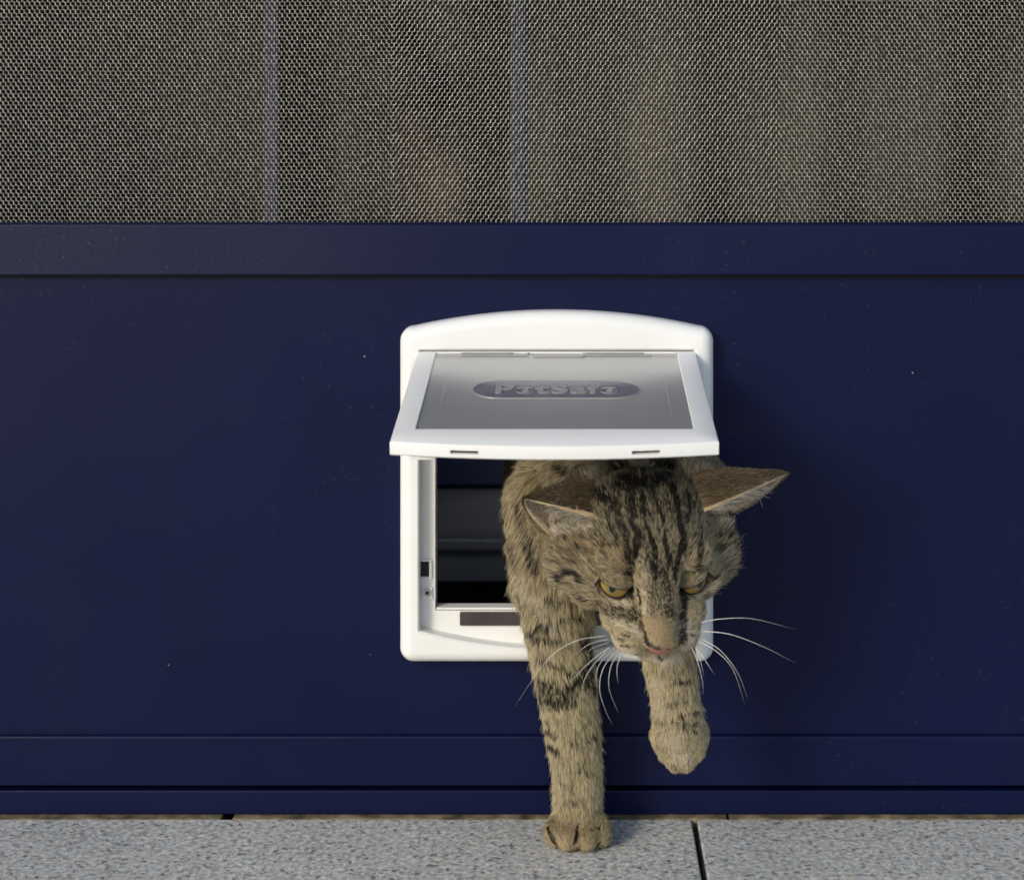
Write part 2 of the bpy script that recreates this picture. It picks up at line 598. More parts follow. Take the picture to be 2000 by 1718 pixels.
def curtain(x0, x1, y, z0, z1, mat, label, seed, amp=0.022):
    r3 = np.random.default_rng(seed)
    nx, nz = 70, 10
    f1, f2, p1, p2 = r3.uniform(55, 75), r3.uniform(22, 31), *r3.uniform(0, 6, 2)
    V, F = [], []
    for j in range(nz + 1):
        for i in range(nx + 1):
            x = x0 + (x1 - x0) * i / nx
            z = z0 + (z1 - z0) * j / nz
            V.append((x - (x0 + x1) / 2, amp * (0.6 * math.sin(f1 * x + p1) + 0.5 * math.sin(f2 * x + p2 + z)), z))
    for j in range(nz):
        for i in range(nx):
            a = j * (nx + 1) + i
            F.append((a, a + 1, a + nx + 2, a + nx + 1))
    o = mesh_obj('curtain', V, F, mat, None, True)
    o.location = ((x0 + x1) / 2, y, 0)
    md = o.modifiers.new('thick', 'SOLIDIFY')
    md.thickness = 0.003
    tag(o, label, 'curtain', 'curtains behind the wire mesh')


curtain(-0.80, -0.262, 0.34, 0.345, 1.9, M['curt2'], 'grey green curtain hanging dim behind the wire mesh at the far left', 1)
curtain(-0.275, -0.045, 0.40, 0.345, 1.9, M['curt1'], 'brown curtain hanging dim behind the wire mesh between two blue drapes', 2)
curtain(-0.046, 0.75, 0.34, 0.345, 1.9, M['curt2'], 'greyish curtain hanging dim behind the right half of the wire mesh', 3)
for x, lab in ((-0.256, 'narrow blue drape hanging dim behind the mesh left of the pet door'), (-0.043, 'narrow blue drape hanging dim behind the mesh just above the pet door')):
    o = box('drape', (-0.007, -0.003, 0.345), (0.007, 0.003, 2.5), M['post'], None, 0.002)
    o.location = (x, 0.27, 0)
    tag(o, lab, 'drape', 'blue drapes behind the wire mesh')
lamp = empty('pendant_lamp', (-0.149, 0.30, 0.497))
tag(lamp, 'small dark unlit pendant lamp hanging blurred behind the mesh between the blue drapes', 'lamp')


def lathe(name, prof, mat, parent, n=32):
    V, F = [], []
    for r, z in prof:
        for k in range(n):
            a = 2 * math.pi * k / n
            V.append((r * math.cos(a), r * math.sin(a), z))
    for i in range(len(prof) - 1):
        for k in range(n):
            F.append((i * n + k, i * n + (k + 1) % n, (i + 1) * n + (k + 1) % n, (i + 1) * n + k))
    return mesh_obj(name, V, F, mat, parent, True)


lathe('lamp_shade', [(0.004, 0.078), (0.012, 0.072), (0.020, 0.050), (0.043, 0.030), (0.046, 0.0), (0.0445, 0.0), (0.041, 0.028), (0.018, 0.048)], M['blackcl'], lamp)
lathe('lamp_cord', [(0.0022, 0.078), (0.0022, 2.0)], M['dark'], lamp, 8)


# ------------------------------------------------------------------ pet door
def px2(px, py):
    return ((px - 1110) * S, zr(py))


def outline(left, right, top_c, top_s, bot_s, bot_c, rad, n_side=24, n_cor=8):
    """Closed loop (X, Z) with rounded corners; top and bottom edges may bow. All in photo pixels of the door plane."""
    cx = (left + right) / 2
    hw = (right - left) / 2

    def ytop(x):
        t = (x - cx) / hw
        return top_c + (top_s - top_c) * t * t

    def ybot(x):
        t = (x - cx) / hw
        return bot_c + (bot_s - bot_c) * t * t
    pts = []
    xs_ = np.linspace(left + rad, right - rad, n_side)
    for x in xs_:
        pts.append((x, ytop(x)))
    y0 = ytop(right - rad)
    for k in range(1, n_cor):
        a = math.pi / 2 * k / n_cor
        pts.append((right - rad + rad * math.sin(a), y0 + rad * (1 - math.cos(a))))
    yb = ybot(right - rad)
    for y in np.linspace(y0 + rad, yb - rad, n_side):
        pts.append((right, y))
    for k in range(1, n_cor):
        a = math.pi / 2 * k / n_cor
        pts.append((right - rad + rad * math.cos(a), yb - rad + rad * math.sin(a)))
    for x in xs_[::-1]:
        pts.append((x, ybot(x)))
    for k in range(1, n_cor):
        a = math.pi / 2 * k / n_cor
        pts.append((left + rad - rad * math.sin(a), ybot(left + rad) - rad + rad * math.cos(a)))
    for y in np.linspace(y0 + rad, yb - rad, n_side)[::-1]:
        pts.append((left, y))
    for k in range(1, n_cor):
        a = math.pi / 2 * k / n_cor
        pts.append((left + rad - rad * math.cos(a), y0 + rad - rad * math.sin(a)))
    return np.array([px2(*p) for p in pts])


def offset_loop(L, d):
    """Move a clockwise-seen loop inward by d metres."""
    t = np.roll(L, -1, 0) - np.roll(L, 1, 0)
    t /= np.linalg.norm(t, axis=1, keepdims=True) + 1e-12
    nrm = np.stack([t[:, 1], -t[:, 0]], 1)
    c = L.mean(0)
    s = np.sign(((c - L) * nrm).sum())
    return L + nrm * d * s


def loft(name, rings, mat, parent, close_last=False):
    V, F = [], []
    n = len(rings[0][0])
    for L, y in rings:
        V += [(p[0], y, p[1]) for p in L]
    for r in range(len(rings) - 1):
        for i in range(n):
            j = (i + 1) % n
            F.append((r * n + i, r * n + j, (r + 1) * n + j, (r + 1) * n + i))
    o = mesh_obj(name, V, F, mat, parent)
    bm = bmesh.new()
    bm.from_mesh(o.data)
    bmesh.ops.recalc_face_normals(bm, faces=bm.faces)
    bm.to_mesh(o.data)
    bm.free()
    shade_by_angle(o, 32)
    return o


pet = empty('pet_door', (0, 0, 0))
tag(pet, 'white plastic pet door with its smoky flap pushed open, set in the navy panel', 'pet door')
T = 0.016
kT = D / (D - T)
OUT = outline(784, 1391, 604, 641, 1283, 1283, 27)
OUT = (OUT - [0, CZ]) * [1, 1] + [0, CZ]
REC = outline(819, 1357, 684, 684, 1232, 1268, 3)
REC = (REC - [0, CZ]) / kT + [0, CZ]
OPN = outline(851, 1324, 700, 700, 1188, 1188, 2)
rings = [(OUT, -0.0002), (OUT, -0.007)]
for k in range(1, 9):
    a = math.pi / 2 * k / 8
    rings.append((offset_loop(OUT, 0.0086 * (1 - math.cos(a))), -0.007 - (T - 0.007) * math.sin(a)))
RI = offset_loop(REC, -0.0012)
rings += [(RI, -T), (REC, -T + 0.0011), (REC, -0.0046)]
rings += [(OPN, -0.0045), (OPN, 0.0065)]
frame = loft('frame', rings, M['white'], pet)
# inner trim ring on the room side
INN = outline(800, 1376, 640, 640, 1270, 1270, 20)
loft('inner_frame', [(OPN, 0.0068), (OPN, 0.0125), (INN, 0.0125), (INN, 0.0085)], M['white'], pet)


def pbox(name, x0, x1, y0, y1, p0, p1, mat, parent=None, bev=0.0004):
    a = px2(x0, y1)
    b = px2(x1, y0)
    return box(name, (a[0], -p1, a[1]), (b[0], -p0, b[1]), mat, parent or pet, bev, 2)


# latch catch on the left jamb: raised rim around a dark slot, and the screw below it
for x0, x1, y0, y1 in ((820.5, 845, 1088, 1092), (820.5, 845, 1122, 1126), (839.5, 845, 1092.2, 1121.8)):
    pbox('latch_rim', x0, x1, y0, y1, 0.0046, 0.0062, M['white'])
pbox('latch_slot', 820.5, 839, 1092.5, 1121.5, 0.0046, 0.0048, M['dark'], None, 0)


def disc(name, c, r, depth, mat, parent, n=20, y_dir=-1, hollow=0.0):
    bm = bmesh.new()
    bmesh.ops.create_cone(bm, cap_ends=True, segments=n, radius1=r, radius2=r * 0.85, depth=depth)
    bmesh.ops.rotate(bm, verts=bm.verts, cent=(0, 0, 0), matrix=Matrix.Rotation(RAD(90), 3, 'X'))
    bmesh.ops.translate(bm, verts=bm.verts, vec=(c[0], c[1], c[2]))
    return bm_obj(name, bm, mat, parent)


sx, sz = px2(836, 1152)
pbox('screw_boss', 825, 846, 1141, 1165, 0.0046, 0.0058, M['white'])
sc_ = disc('screw', (sx, -0.0062, sz), 0.0031, 0.0014, M['screw'], pet)
disc('socket', (sx, -0.0070, sz), 0.0014, 0.0005, M['dark'], sc_)
# magnet strip under a clear cover on the sill
pbox('magnet_strip', 899, 1275, 1189.5, 1216, 0.0046, 0.0068, M['magnet'], None, 0.0006)
pbox('sill_lip', 853, 1322, 1182, 1186.5, -0.006, 0.0052, M['white'], None, 0.0006)

# ---- flap: hinged at the top, swung out to just below level
FL = 0.187
tilt = math.atan2(0.0265, 0.185)
flap = empty('flap', (-0.0082, -0.0125, 0.3275))
flap.rotation_euler = (tilt, 0, 0)           # local -Y runs from the hinge to the free edge
flap.parent = pet
flap_y = 1
HW = 0.0965
BOW = 0.0085
TH = 0.0085


def flap_frame():
    """Ring with a bowed free edge, 8.5 mm lip at the front, thinner towards the hinge."""
    n = 24
    out, inn = [], []
    iw = HW - 0.0128
    v_in = 0.165
    # outer: hinge left -> hinge right -> free edge
    for i in range(n + 1):
        out.append((-HW + 2 * HW * i / n, 0.0))
        inn.append((-iw + 2 * iw * i / n, -0.002))
    for i in range(1, n + 1):
        out.append((HW, -FL * i / n))
        inn.append((iw, -0.002 - (v_in - 0.002) * i / n))
    for i in range(1, n + 1):
        t = 1 - 2 * i / n
        out.append((HW * t, -FL - BOW * (1 - t * t)))
        inn.append((iw * t, -v_in))
    for i in range(1, n):
        out.append((-HW, -FL + FL * i / n))
        inn.append((-iw, -v_in + (v_in - 0.002) * i / n))
    out = np.array(out)
    inn = np.array(inn)
    m = len(out)
    ins = lambda L, d: offset_loop(L, d)
    th = lambda L: np.clip(0.0045 + (TH - 0.0045) * (-L[:, 1] / FL), 0.004, TH)
    rings = []
    zero = np.zeros(m)
    rings.append((ins(out, 0.0008), -th(out)))
    rings.append((out, -th(out) + 0.0008))
    rings.append((out, zero - 0.0009))
    rings.append((ins(out, 0.0003), zero - 0.0003))
    rings.append((ins(out, 0.0009), zero))
    rings.append((inn, zero))
    rings.append((ins(inn, 0.0002), zero - 0.0003))
    rings.append((ins(inn, 0.0003), zero - 0.0030))
    rings.append((ins(inn, -0.0002), zero - 0.0031))
    rings.append((ins(out, 0.0030), zero - 0.0033))
    rings.append((ins(out, 0.0031), -th(out)))
    V, F = [], []
    for L, z in rings:
        V += [(p[0], p[1], zz) for p, zz in zip(L, z)]
    R_ = len(rings)
    for r in range(R_):
        for i in range(m):
            j = (i + 1) % m
            F.append((r * m + i, r * m + j, ((r + 1) % R_) * m + j, ((r + 1) % R_) * m + i))
    o = mesh_obj('flap_frame', V, F, M['white'], None)
    bm = bmesh.new()
    bm.from_mesh(o.data)
    bmesh.ops.recalc_face_normals(bm, faces=bm.faces)
    bm.to_mesh(o.data)
    bm.free()
    return o


ff = flap_frame()
for cx_ in (-0.0525, 0.0535):
    yb = -FL - BOW * (1 - (cx_ / HW) ** 2)
    cut(ff, (cx_ - 0.0082, yb - 0.004, -0.0058), (cx_ + 0.0082, yb + 0.0050, -0.0036))
shade_by_angle(ff, 30)
ff.parent = flap
box('catch', (-0.0850, -0.1875, -0.0112), (-0.0710, -0.1800, -0.0080), M['white'], flap, 0.0005)


def fl_bm(name, bm, mat, parent=flap):
    return bm_obj(name, bm, mat, parent)


pane = fl_bm('pane', box_bm((-HW + 0.0123, -0.1655, -0.0027), (HW - 0.0123, -0.0020, -0.0009), 0.0003, 1), M['pane'])
# ridges and grip tab moulded near the hinge
fl_bm('hinge_ridge', box_bm((-0.066, -0.0105, -0.0009), (0.066, -0.0088, -0.0001), 0.0003, 2), M['pane'], flap)
fl_bm('hinge_ridge', box_bm((-0.083, -0.0042, -0.0009), (0.083, -0.0026, 0.0002), 0.0003, 2), M['white'], flap)
for xa, xb in ((-0.066, -0.030), (0.020, 0.060)):
    fl_bm('hinge_rib', box_bm((xa, -0.0072, -0.0009), (xb, -0.0056, 0.0006), 0.0003, 2), M['pane'], flap)


for s_ in (-1, 1):
    fl_bm('pane_rib', box_bm((s_ * 0.0715 - 0.0004, -0.158, -0.0009), (s_ * 0.0715 + 0.0004, -0.060, -0.00086), 0.0001, 1), M['pane'])


def pill(cx, cy, hw, hh, z0, z1, mat, name, inner=None, n=14):
    loop = []
    for k in range(n + 1):
        a = -math.pi / 2 + math.pi * k / n
        loop.append((cx + hw - hh + hh * math.cos(a), cy + hh * math.sin(a)))
    for k in range(n + 1):
        a = math.pi / 2 + math.pi * k / n
        loop.append((cx - hw + hh + hh * math.cos(a), cy + hh * math.sin(a)))
    L = np.array(loop)
    m = len(L)
    V, F = [], []
    if inner is None:
        V = [(*p, z0) for p in L] + [(*p, z1) for p in L]
        F = [tuple(range(m))[::-1], tuple(range(m, 2 * m))]
        F += [(i, (i + 1) % m, m + (i + 1) % m, m + i) for i in range(m)]
    else:
        I = offset_loop(L, inner)
        V = [(*p, z0) for p in L] + [(*p, z1) for p in L] + [(*p, z1) for p in I] + [(*p, z0) for p in I]
        for r in range(4):
            F += [(r * m + i, r * m + (i + 1) % m, ((r + 1) % 4) * m + (i + 1) % m, ((r + 1) % 4) * m + i) for i in range(m)]
    o = mesh_obj(name, V, F, mat, flap)
    return o


pill(0.0, -0.0075, 0.021, 0.0055, -0.0009, -0.0001, M['pane'], 'grip_tab', 0.0011)
PCY = -0.0850
badge = pill(0.0005, PCY, 0.0535, 0.0178, -0.0009, -0.00075, M['clear'], 'badge')
pill(0.0005, PCY, 0.0545, 0.0188, -0.0009, -0.00045, M['pane'], 'badge_rim', 0.0010)


def text_mesh(body, name, mat, parent, cx, cy, width, height, z0, z1, bold):
    cu = bpy.data.curves.new('t', 'FONT')
    cu.body = body
    cu.size = 1
    cu.offset = bold
    cu.extrude = 0.5
    cu.space_character = 1.08
    to = bpy.data.objects.new('t', cu)
    COL.objects.link(to)
    dg = bpy.context.evaluated_depsgraph_get()
    me = bpy.data.meshes.new_from_object(to.evaluated_get(dg))
    bpy.data.objects.remove(to)
    bpy.data.curves.remove(cu)
    n = len(me.vertices)
    co = np.empty(n * 3, np.float32)
    me.vertices.foreach_get('co', co)
    co = co.reshape(-1, 3)
    lo, hi = co.min(0), co.max(0)
    co[:, 0] = cx - width / 2 + (co[:, 0] - lo[0]) / (hi[0] - lo[0]) * width
    co[:, 1] = cy - height / 2 + (co[:, 1] - lo[1]) / (hi[1] - lo[1]) * height
    co[:, 2] = z0 + (co[:, 2] + 0.5) * (z1 - z0)
    me.vertices.foreach_set('co', co.ravel())
    me.materials.clear()
    me.materials.append(mat)
    me.name = name
    o = bpy.data.objects.new(name, me)
    return link(o, parent)


lt = text_mesh('PetSafe', 'lettering', M['letter'], flap, 0.0008, PCY + 0.0005, 0.0790, 0.0190, -0.00076, -0.0003, 0.028)


# ------------------------------------------------------------------ the cat
# Head frame (mm): r to the cat's left (viewer's right), u up, f towards the nose.
th_, ps_, SCL = RAD(31), RAD(9.5), 1.03
HF = np.array([math.sin(ps_) * math.cos(th_), -math.cos(ps_) * math.cos(th_), -math.sin(th_)])
HR = np.array([math.cos(ps_), math.sin(ps_), 0.0])
HU = np.cross(HR, -HF) * -1
HU = np.cross(HF, HR) * (1 if np.cross(HF, HR)[2] > 0 else -1)
HC = np.array([0.0485, -0.117, 0.2205])


def hp(r, u, f):
    return HC + (HR * r + HU * u + HF * f) * 0.001 * SCL


def mm(x, p, z):
    return np.array([x, -p, z]) * 0.001


PRIM = []      # (kind, a, b, ra, rb, region) capsules and (kind, centre, axes 3x3, radii, region) ellipsoids


def cap(a, ra, b, rb, reg):
    PRIM.append(('c', np.asarray(a, float), np.asarray(b, float), ra * 0.001, rb * 0.001, reg))


def ell(c, rad, reg, axes=None):
    PRIM.append(('e', np.asarray(c, float), np.eye(3) if axes is None else np.asarray(axes, float), np.asarray(rad, float) * 0.001, None, reg))


HA = np.stack([HR, HU, HF])


def hell(c, rad, reg, tilt=None):
    ell(hp(*c), np.asarray(rad) * SCL, reg, HA)


# skull and face
hell((0, 8, -6), (43, 33, 38), 'cranium')
hell((0, 20, 8), (33, 20, 26), 'cranium')
for s in (-1, 1):
    hell((s * 37, 3, -14), (20.5, 20, 20), 'cranium')
    hell((s * 37, -10, -2), (23, 23, 22), 'cheek')
    hell((s * 28, -5, 20), (17, 14, 15), 'cheek')
    hell((s * 30, -22, 6), (17, 15, 17), 'cheek')
    hell((s * 20, 15, 24), (15, 9, 11), 'brow')
    hell((s * 13, -22.5, 49), (13.5, 12, 13.5), 'pad')
    hell((s * 17, -17, 38), (15, 14, 15), 'pad')
cap(hp(0, 15, 22), 17 * SCL, hp(0, -4, 50), 10.2 * SCL, 'bridge')
cap(hp(0, -4, 50), 10.2 * SCL, hp(0, -13, 60), 8.8 * SCL, 'nose')
hell((0, -15.5, 63.5), (9.8, 7.2, 7.2), 'nose')
hell((0, -35.5, 47.5), (12, 8, 11.5), 'chin')
cap(hp(0, -25, 40), 12, hp(0, -28, 0), 22, 'jaw')
ell(np.array(at(1368, 938, .090)), (17, 18, 17), 'cranium')
ell(np.array(at(1152, 950, .095)), (15, 16, 15), 'cranium')
# neck, chest and trunk
cap(hp(0, -6, -22), 36, mm(20, 15, 238), 43, 'neck')
cap(hp(0, -22, -16), 30, mm(18, 30, 205), 38, 'neck')
ell(mm(16, -35, 232), (50, 70, 52), 'trunk')
cap(mm(16, -60, 226), 54, mm(14, -230, 214), 56, 'trunk')
ell(mm(15, 18, 205), (50, 34, 48), 'chest')
ell(mm(60, 62, 238), (30, 34, 30), 'neck')
# viewer's left foreleg, planted
cap(mm(-14, 16, 222), 29.5, mm(-11, 29, 172), 28, 'shoulder')
cap(mm(-9, 30, 172), 26.5, mm(-5.5, 33, 128), 21, 'upper')
cap(mm(-5.5, 33, 128), 21, mm(2.0, 37, 80), 18.6, 'fore')
cap(mm(2.0, 37, 80), 18.6, mm(6, 37, 44), 16.4, 'fore')
cap(mm(6, 37, 44), 16.4, mm(6.3, 39, 20), 16.2, 'fore')
ell(mm(6.5, 42, 12), (19.5, 17, 11.5), 'paw')
for x, p, rx in ((-8.6, 50, 8.0), (0.6, 56, 8.8), (12.4, 56, 8.8), (21.6, 50, 8.0)):
    ell(mm(x, p, 9.0), (rx, 10.5, 9.0), 'toe')
# viewer's right foreleg, lifted with the paw hanging
cap(mm(42, 25, 215), 28, mm(52, 48, 176), 24, 'shoulder')
cap(mm(52, 48, 176), 23, mm(64, 88, 148), 17.5, 'upper')
cap(mm(64, 88, 148), 17, mm(69, 97, 115), 15.2, 'fore2')
cap(mm(69, 97, 115), 15.2, mm(71, 101, 98), 16.8, 'fore2')
ell(mm(71.5, 101, 93), (18.6, 13.5, 16), 'paw2')
for x, p, z in ((63.5, 103, 86), (69, 106, 81), (75.0, 106, 81), (80.5, 103, 86)):
    ell(mm(x, p, z), (7.2, 8.5, 9.5), 'toe2')
# hind quarters inside the room
for s in (-1, 1):
    cap(mm(14 + s * 26, -205, 200), 40, mm(14 + s * 34, -190, 130), 30, 'trunk')
    cap(mm(14 + s * 34, -185, 125), 24, mm(14 + s * 34, -245, 75), 14, 'trunk')
    cap(mm(14 + s * 34, -245, 75), 13, mm(14 + s * 34, -225, 16), 12, 'trunk')
    cap(mm(14 + s * 34, -225, 12), 11, mm(14 + s * 34, -190, 10), 11, 'trunk')
cap(mm(14, -275, 235), 17, mm(70, -325, 215), 14, 'trunk')
cap(mm(70, -325, 215), 14, mm(130, -330, 235), 11, 'trunk')


def build_body():
    bm = bmesh.new()
    for pr in PRIM:
        if pr[0] == 'e':
            _, c, ax, rad, _, _ = pr
            r = bmesh.ops.create_icosphere(bm, subdivisions=4, radius=1)
            Mx = np.array([v.co for v in r['verts']]) * rad
            Mx = Mx @ ax + c
            for v, q in zip(r['verts'], Mx):
                v.co = q
        else:
            _, a, b, ra, rb, _ = pr
            d = b - a
            L = np.linalg.norm(d)
            q = Vector(d / L).to_track_quat('Z', 'Y')
            for t in np.linspace(0, 1, max(2, int(L / (0.45 * min(ra, rb))) + 1)):
                r = bmesh.ops.create_icosphere(bm, subdivisions=3, radius=ra + (rb - ra) * t)
                cc = Vector(a + d * t)
                for v in r['verts']:
                    v.co += cc
    me = bpy.data.meshes.new('cat')
    bm.to_mesh(me)
    bm.free()
    o = bpy.data.objects.new('cat', me)
    COL.objects.link(o)
    m = o.modifiers.new('remesh', 'REMESH')
    m.mode = 'VOXEL'
    m.voxel_size = 0.0016
    m2 = o.modifiers.new('smooth', 'SMOOTH')
    m2.factor = 0.5
    m2.iterations = 7
    dg = bpy.context.evaluated_depsgraph_get()
    me2 = bpy.data.meshes.new_from_object(o.evaluated_get(dg))
    bpy.data.objects.remove(o)
    bpy.data.meshes.remove(me)
    n = len(me2.vertices)
    V = np.empty(n * 3, np.float32)
    me2.vertices.foreach_get('co', V)
    me2.calc_loop_triangles()
    Tn = len(me2.loop_triangles)
    F = np.empty(Tn * 3, np.int32)
    me2.loop_triangles.foreach_get('vertices', F)
    bpy.data.meshes.remove(me2)
    return V.reshape(-1, 3).astype(float), F.reshape(-1, 3)


def vnormals(V, F):
    fn = np.cross(V[F[:, 1]] - V[F[:, 0]], V[F[:, 2]] - V[F[:, 0]])
    N = np.zeros_like(V)
    for k in range(3):
        np.add.at(N, F[:, k], fn)
    return N / (np.linalg.norm(N, axis=1, keepdims=True) + 1e-12)


def prim_dist(pr, P):
    if pr[0] == 'e':
        _, c, ax, rad, _, _ = pr
        q = (P - c) @ ax.T / rad
        l = np.linalg.norm(q, axis=1)
        return (l - 1) * rad.min()
    _, a, b, ra, rb, _ = pr
    d = b - a
    t = np.clip(((P - a) @ d) / (d @ d), 0, 1)
    return np.linalg.norm(P - a - t[:, None] * d, axis=1) - (ra + (rb - ra) * t)


def region_weights(P, soft=0.004):
    names = sorted({p[5] for p in PRIM})
    Dm = np.full((len(names), len(P)), 1e3)
    for pr in PRIM:
        i = names.index(pr[5])
        Dm[i] = np.minimum(Dm[i], prim_dist(pr, P))
    W = np.exp(-np.clip(Dm - Dm.min(0), 0, 0.05) / soft)
    W /= W.sum(0)
    return names, W


BV, BF = build_body()

# --- eyes: the lids are pressed into the head around two eyeballs
ER = 0.0104
EYES = []
for s in (-1, 1):
    c = hp(s * 22.5, -0.8, 28.2)
    look = HF * 0.82 + HR * s * 0.40 + HU * 0.22
    look /= np.linalg.norm(look)
    ax = np.cross(HU, look) * 1.0
    ax /= np.linalg.norm(ax)
    if ax @ HR * s < 0:
        ax = -ax                                  # points to the outer corner
    up = np.cross(look, ax)
    if up @ HU < 0:
        up = -up
    # almond tilted: the outer corner higher
    a_ = RAD(3 if s < 0 else 11)
    ax2 = ax * math.cos(a_) + up * math.sin(a_)
    up2 = up * math.cos(a_) - ax * math.sin(a_)
    EYES.append(dict(c=c, look=look, ax=ax2, up=up2, s=s))
def refine(V, F, sel):
    """Split the chosen triangles in four."""
    keep, T = F[~sel], F[sel]
    E = np.sort(np.concatenate([T[:, [0, 1]], T[:, [1, 2]], T[:, [2, 0]]]), 1)
    U, inv = np.unique(E, axis=0, return_inverse=True)
    inv = inv.ravel()
    M_ = (V[U[:, 0]] + V[U[:, 1]]) / 2
    n, k = len(V), len(T)
    ab, bc, ca = n + inv[:k], n + inv[k:2 * k], n + inv[2 * k:]
    N_ = np.concatenate([np.stack([T[:, 0], ab, ca], 1), np.stack([ab, T[:, 1], bc], 1), np.stack([ca, bc, T[:, 2]], 1), np.stack([ab, bc, ca], 1)])
    return np.concatenate([V, M_]), np.concatenate([keep, N_])


for lim in (0.034, 0.030):
    cen = BV[BF].mean(1)
    s_ = np.zeros(len(BF), bool)
    for e in EYES:
        s_ |= np.linalg.norm(cen - e['c'], axis=1) < lim
    BV, BF = refine(BV, BF, s_)
LID = np.zeros(len(BV))       # 1 on the bare dark lid rim
EYEIN = np.zeros(len(BV))


def almond(a, b):
    """>0 inside the opening, in metres; a along the eye, b up."""
    hw = 0.0106
    t = np.clip(a / hw, -1.2, 1.2)
    top = -0.0006 + 0.0018 * (1 - np.abs(t) ** 2.2)
    q_ = np.where(t > -0.2, (t + 0.2) / 1.2, (t + 0.2) / 0.8)
    bot = -0.0010 - 0.0050 * (1 - q_ ** 2)
    return np.minimum(np.minimum(top - b, b - bot), (hw - np.abs(a)))


for e in EYES:
    q = BV - e['c']
    a, b, c = q @ e['ax'], q @ e['up'], q @ e['look']
    front = c > -0.008
    near = front & (np.abs(a) < 0.020) & (np.abs(b) < 0.02)
    g_ = almond(a, b)
    r2d = np.clip(ER ** 2 - a ** 2 - b ** 2, 0, None)
    sphere = np.sqrt(r2d)
    # lids hug the ball just around the opening, the opening itself sinks behind it
    hug = np.exp(-np.clip(-g_, 0, None) / 0.0035) * near
    want = sphere + 0.0008
    # above and below, the lids wrap the ball; further out the face keeps its own shape but never lets the ball through
    lidc = np.where(g_ > -0.0045, want * 1.0, np.maximum(c, want))
    f_ = np.clip((-g_ - 0.002) / 0.0035, 0, 1)
    lidc = want * (1 - f_) + np.maximum(c, want) * f_
    newc = np.where(g_ > 0, sphere - 0.0035, lidc)
    inball = r2d > 1e-7
    newc = np.where(inball | (g_ > 0), newc, c)
    delta = np.where(near, newc - c, 0)
    BV = BV + delta[:, None] * e['look']
    rimw = np.where(b < -0.0012, 0.0017, 0.0006)
    rim = np.clip((rimw + 0.0006 + g_) / 0.0006, 0, 1) * (g_ < 0.001)
    corner = np.clip((0.0034 - np.hypot(a + 0.0108, (b + 0.0022) * 1.1)) / 0.0012, 0, 1)
    LID = np.maximum(LID, near * np.maximum(rim, corner))
    EYEIN = np.maximum(EYEIN, near * (g_ > 0.0004))


# --- ears: cupped shells with their own thickness
def ear_shell(Fb, Rb, Bb, tip, bulge, nu=28, nv=30):
    Fb, Rb, Bb, tip = map(np.asarray, (Fb, Rb, Bb, tip))
    u = np.linspace(0, 1, nu)
    v = np.minimum(np.linspace(0, 1, nv) ** 0.8, 0.9995)
    G = np.zeros((nv, nu, 3))
    cb = (Fb + Bb + Rb) / 3
    for j, t in enumerate(v):
        wdt = (1 - t) ** 0.72 if t < 1 else 0.0
        cen = cb + (tip - cb) * t
        bl = math.sin(math.pi * min(1, t * 0.8 + 0.2))
        f = cen + (Fb - cb) * wdt
        b = cen + (Bb - cb) * wdt
        r = cen + (Rb - cb) * wdt + bulge * bl * (1 - t) ** 0.3
        m = r + (2 * r - 0.5 * (f + b) - r) * 0.85
        for i, s_ in enumerate(u):
            G[j, i] = (1 - s_) ** 2 * f + 2 * s_ * (1 - s_) * m + s_ ** 2 * b
    return G


def mesh_from_grid(G, thick):
    nv, nu, _ = G.shape
    du = np.gradient(G, axis=1)
    dv = np.gradient(G, axis=0)
    N = np.cross(du, dv)
    N /= np.linalg.norm(N, axis=2, keepdims=True) + 1e-12
    return N, nv, nu


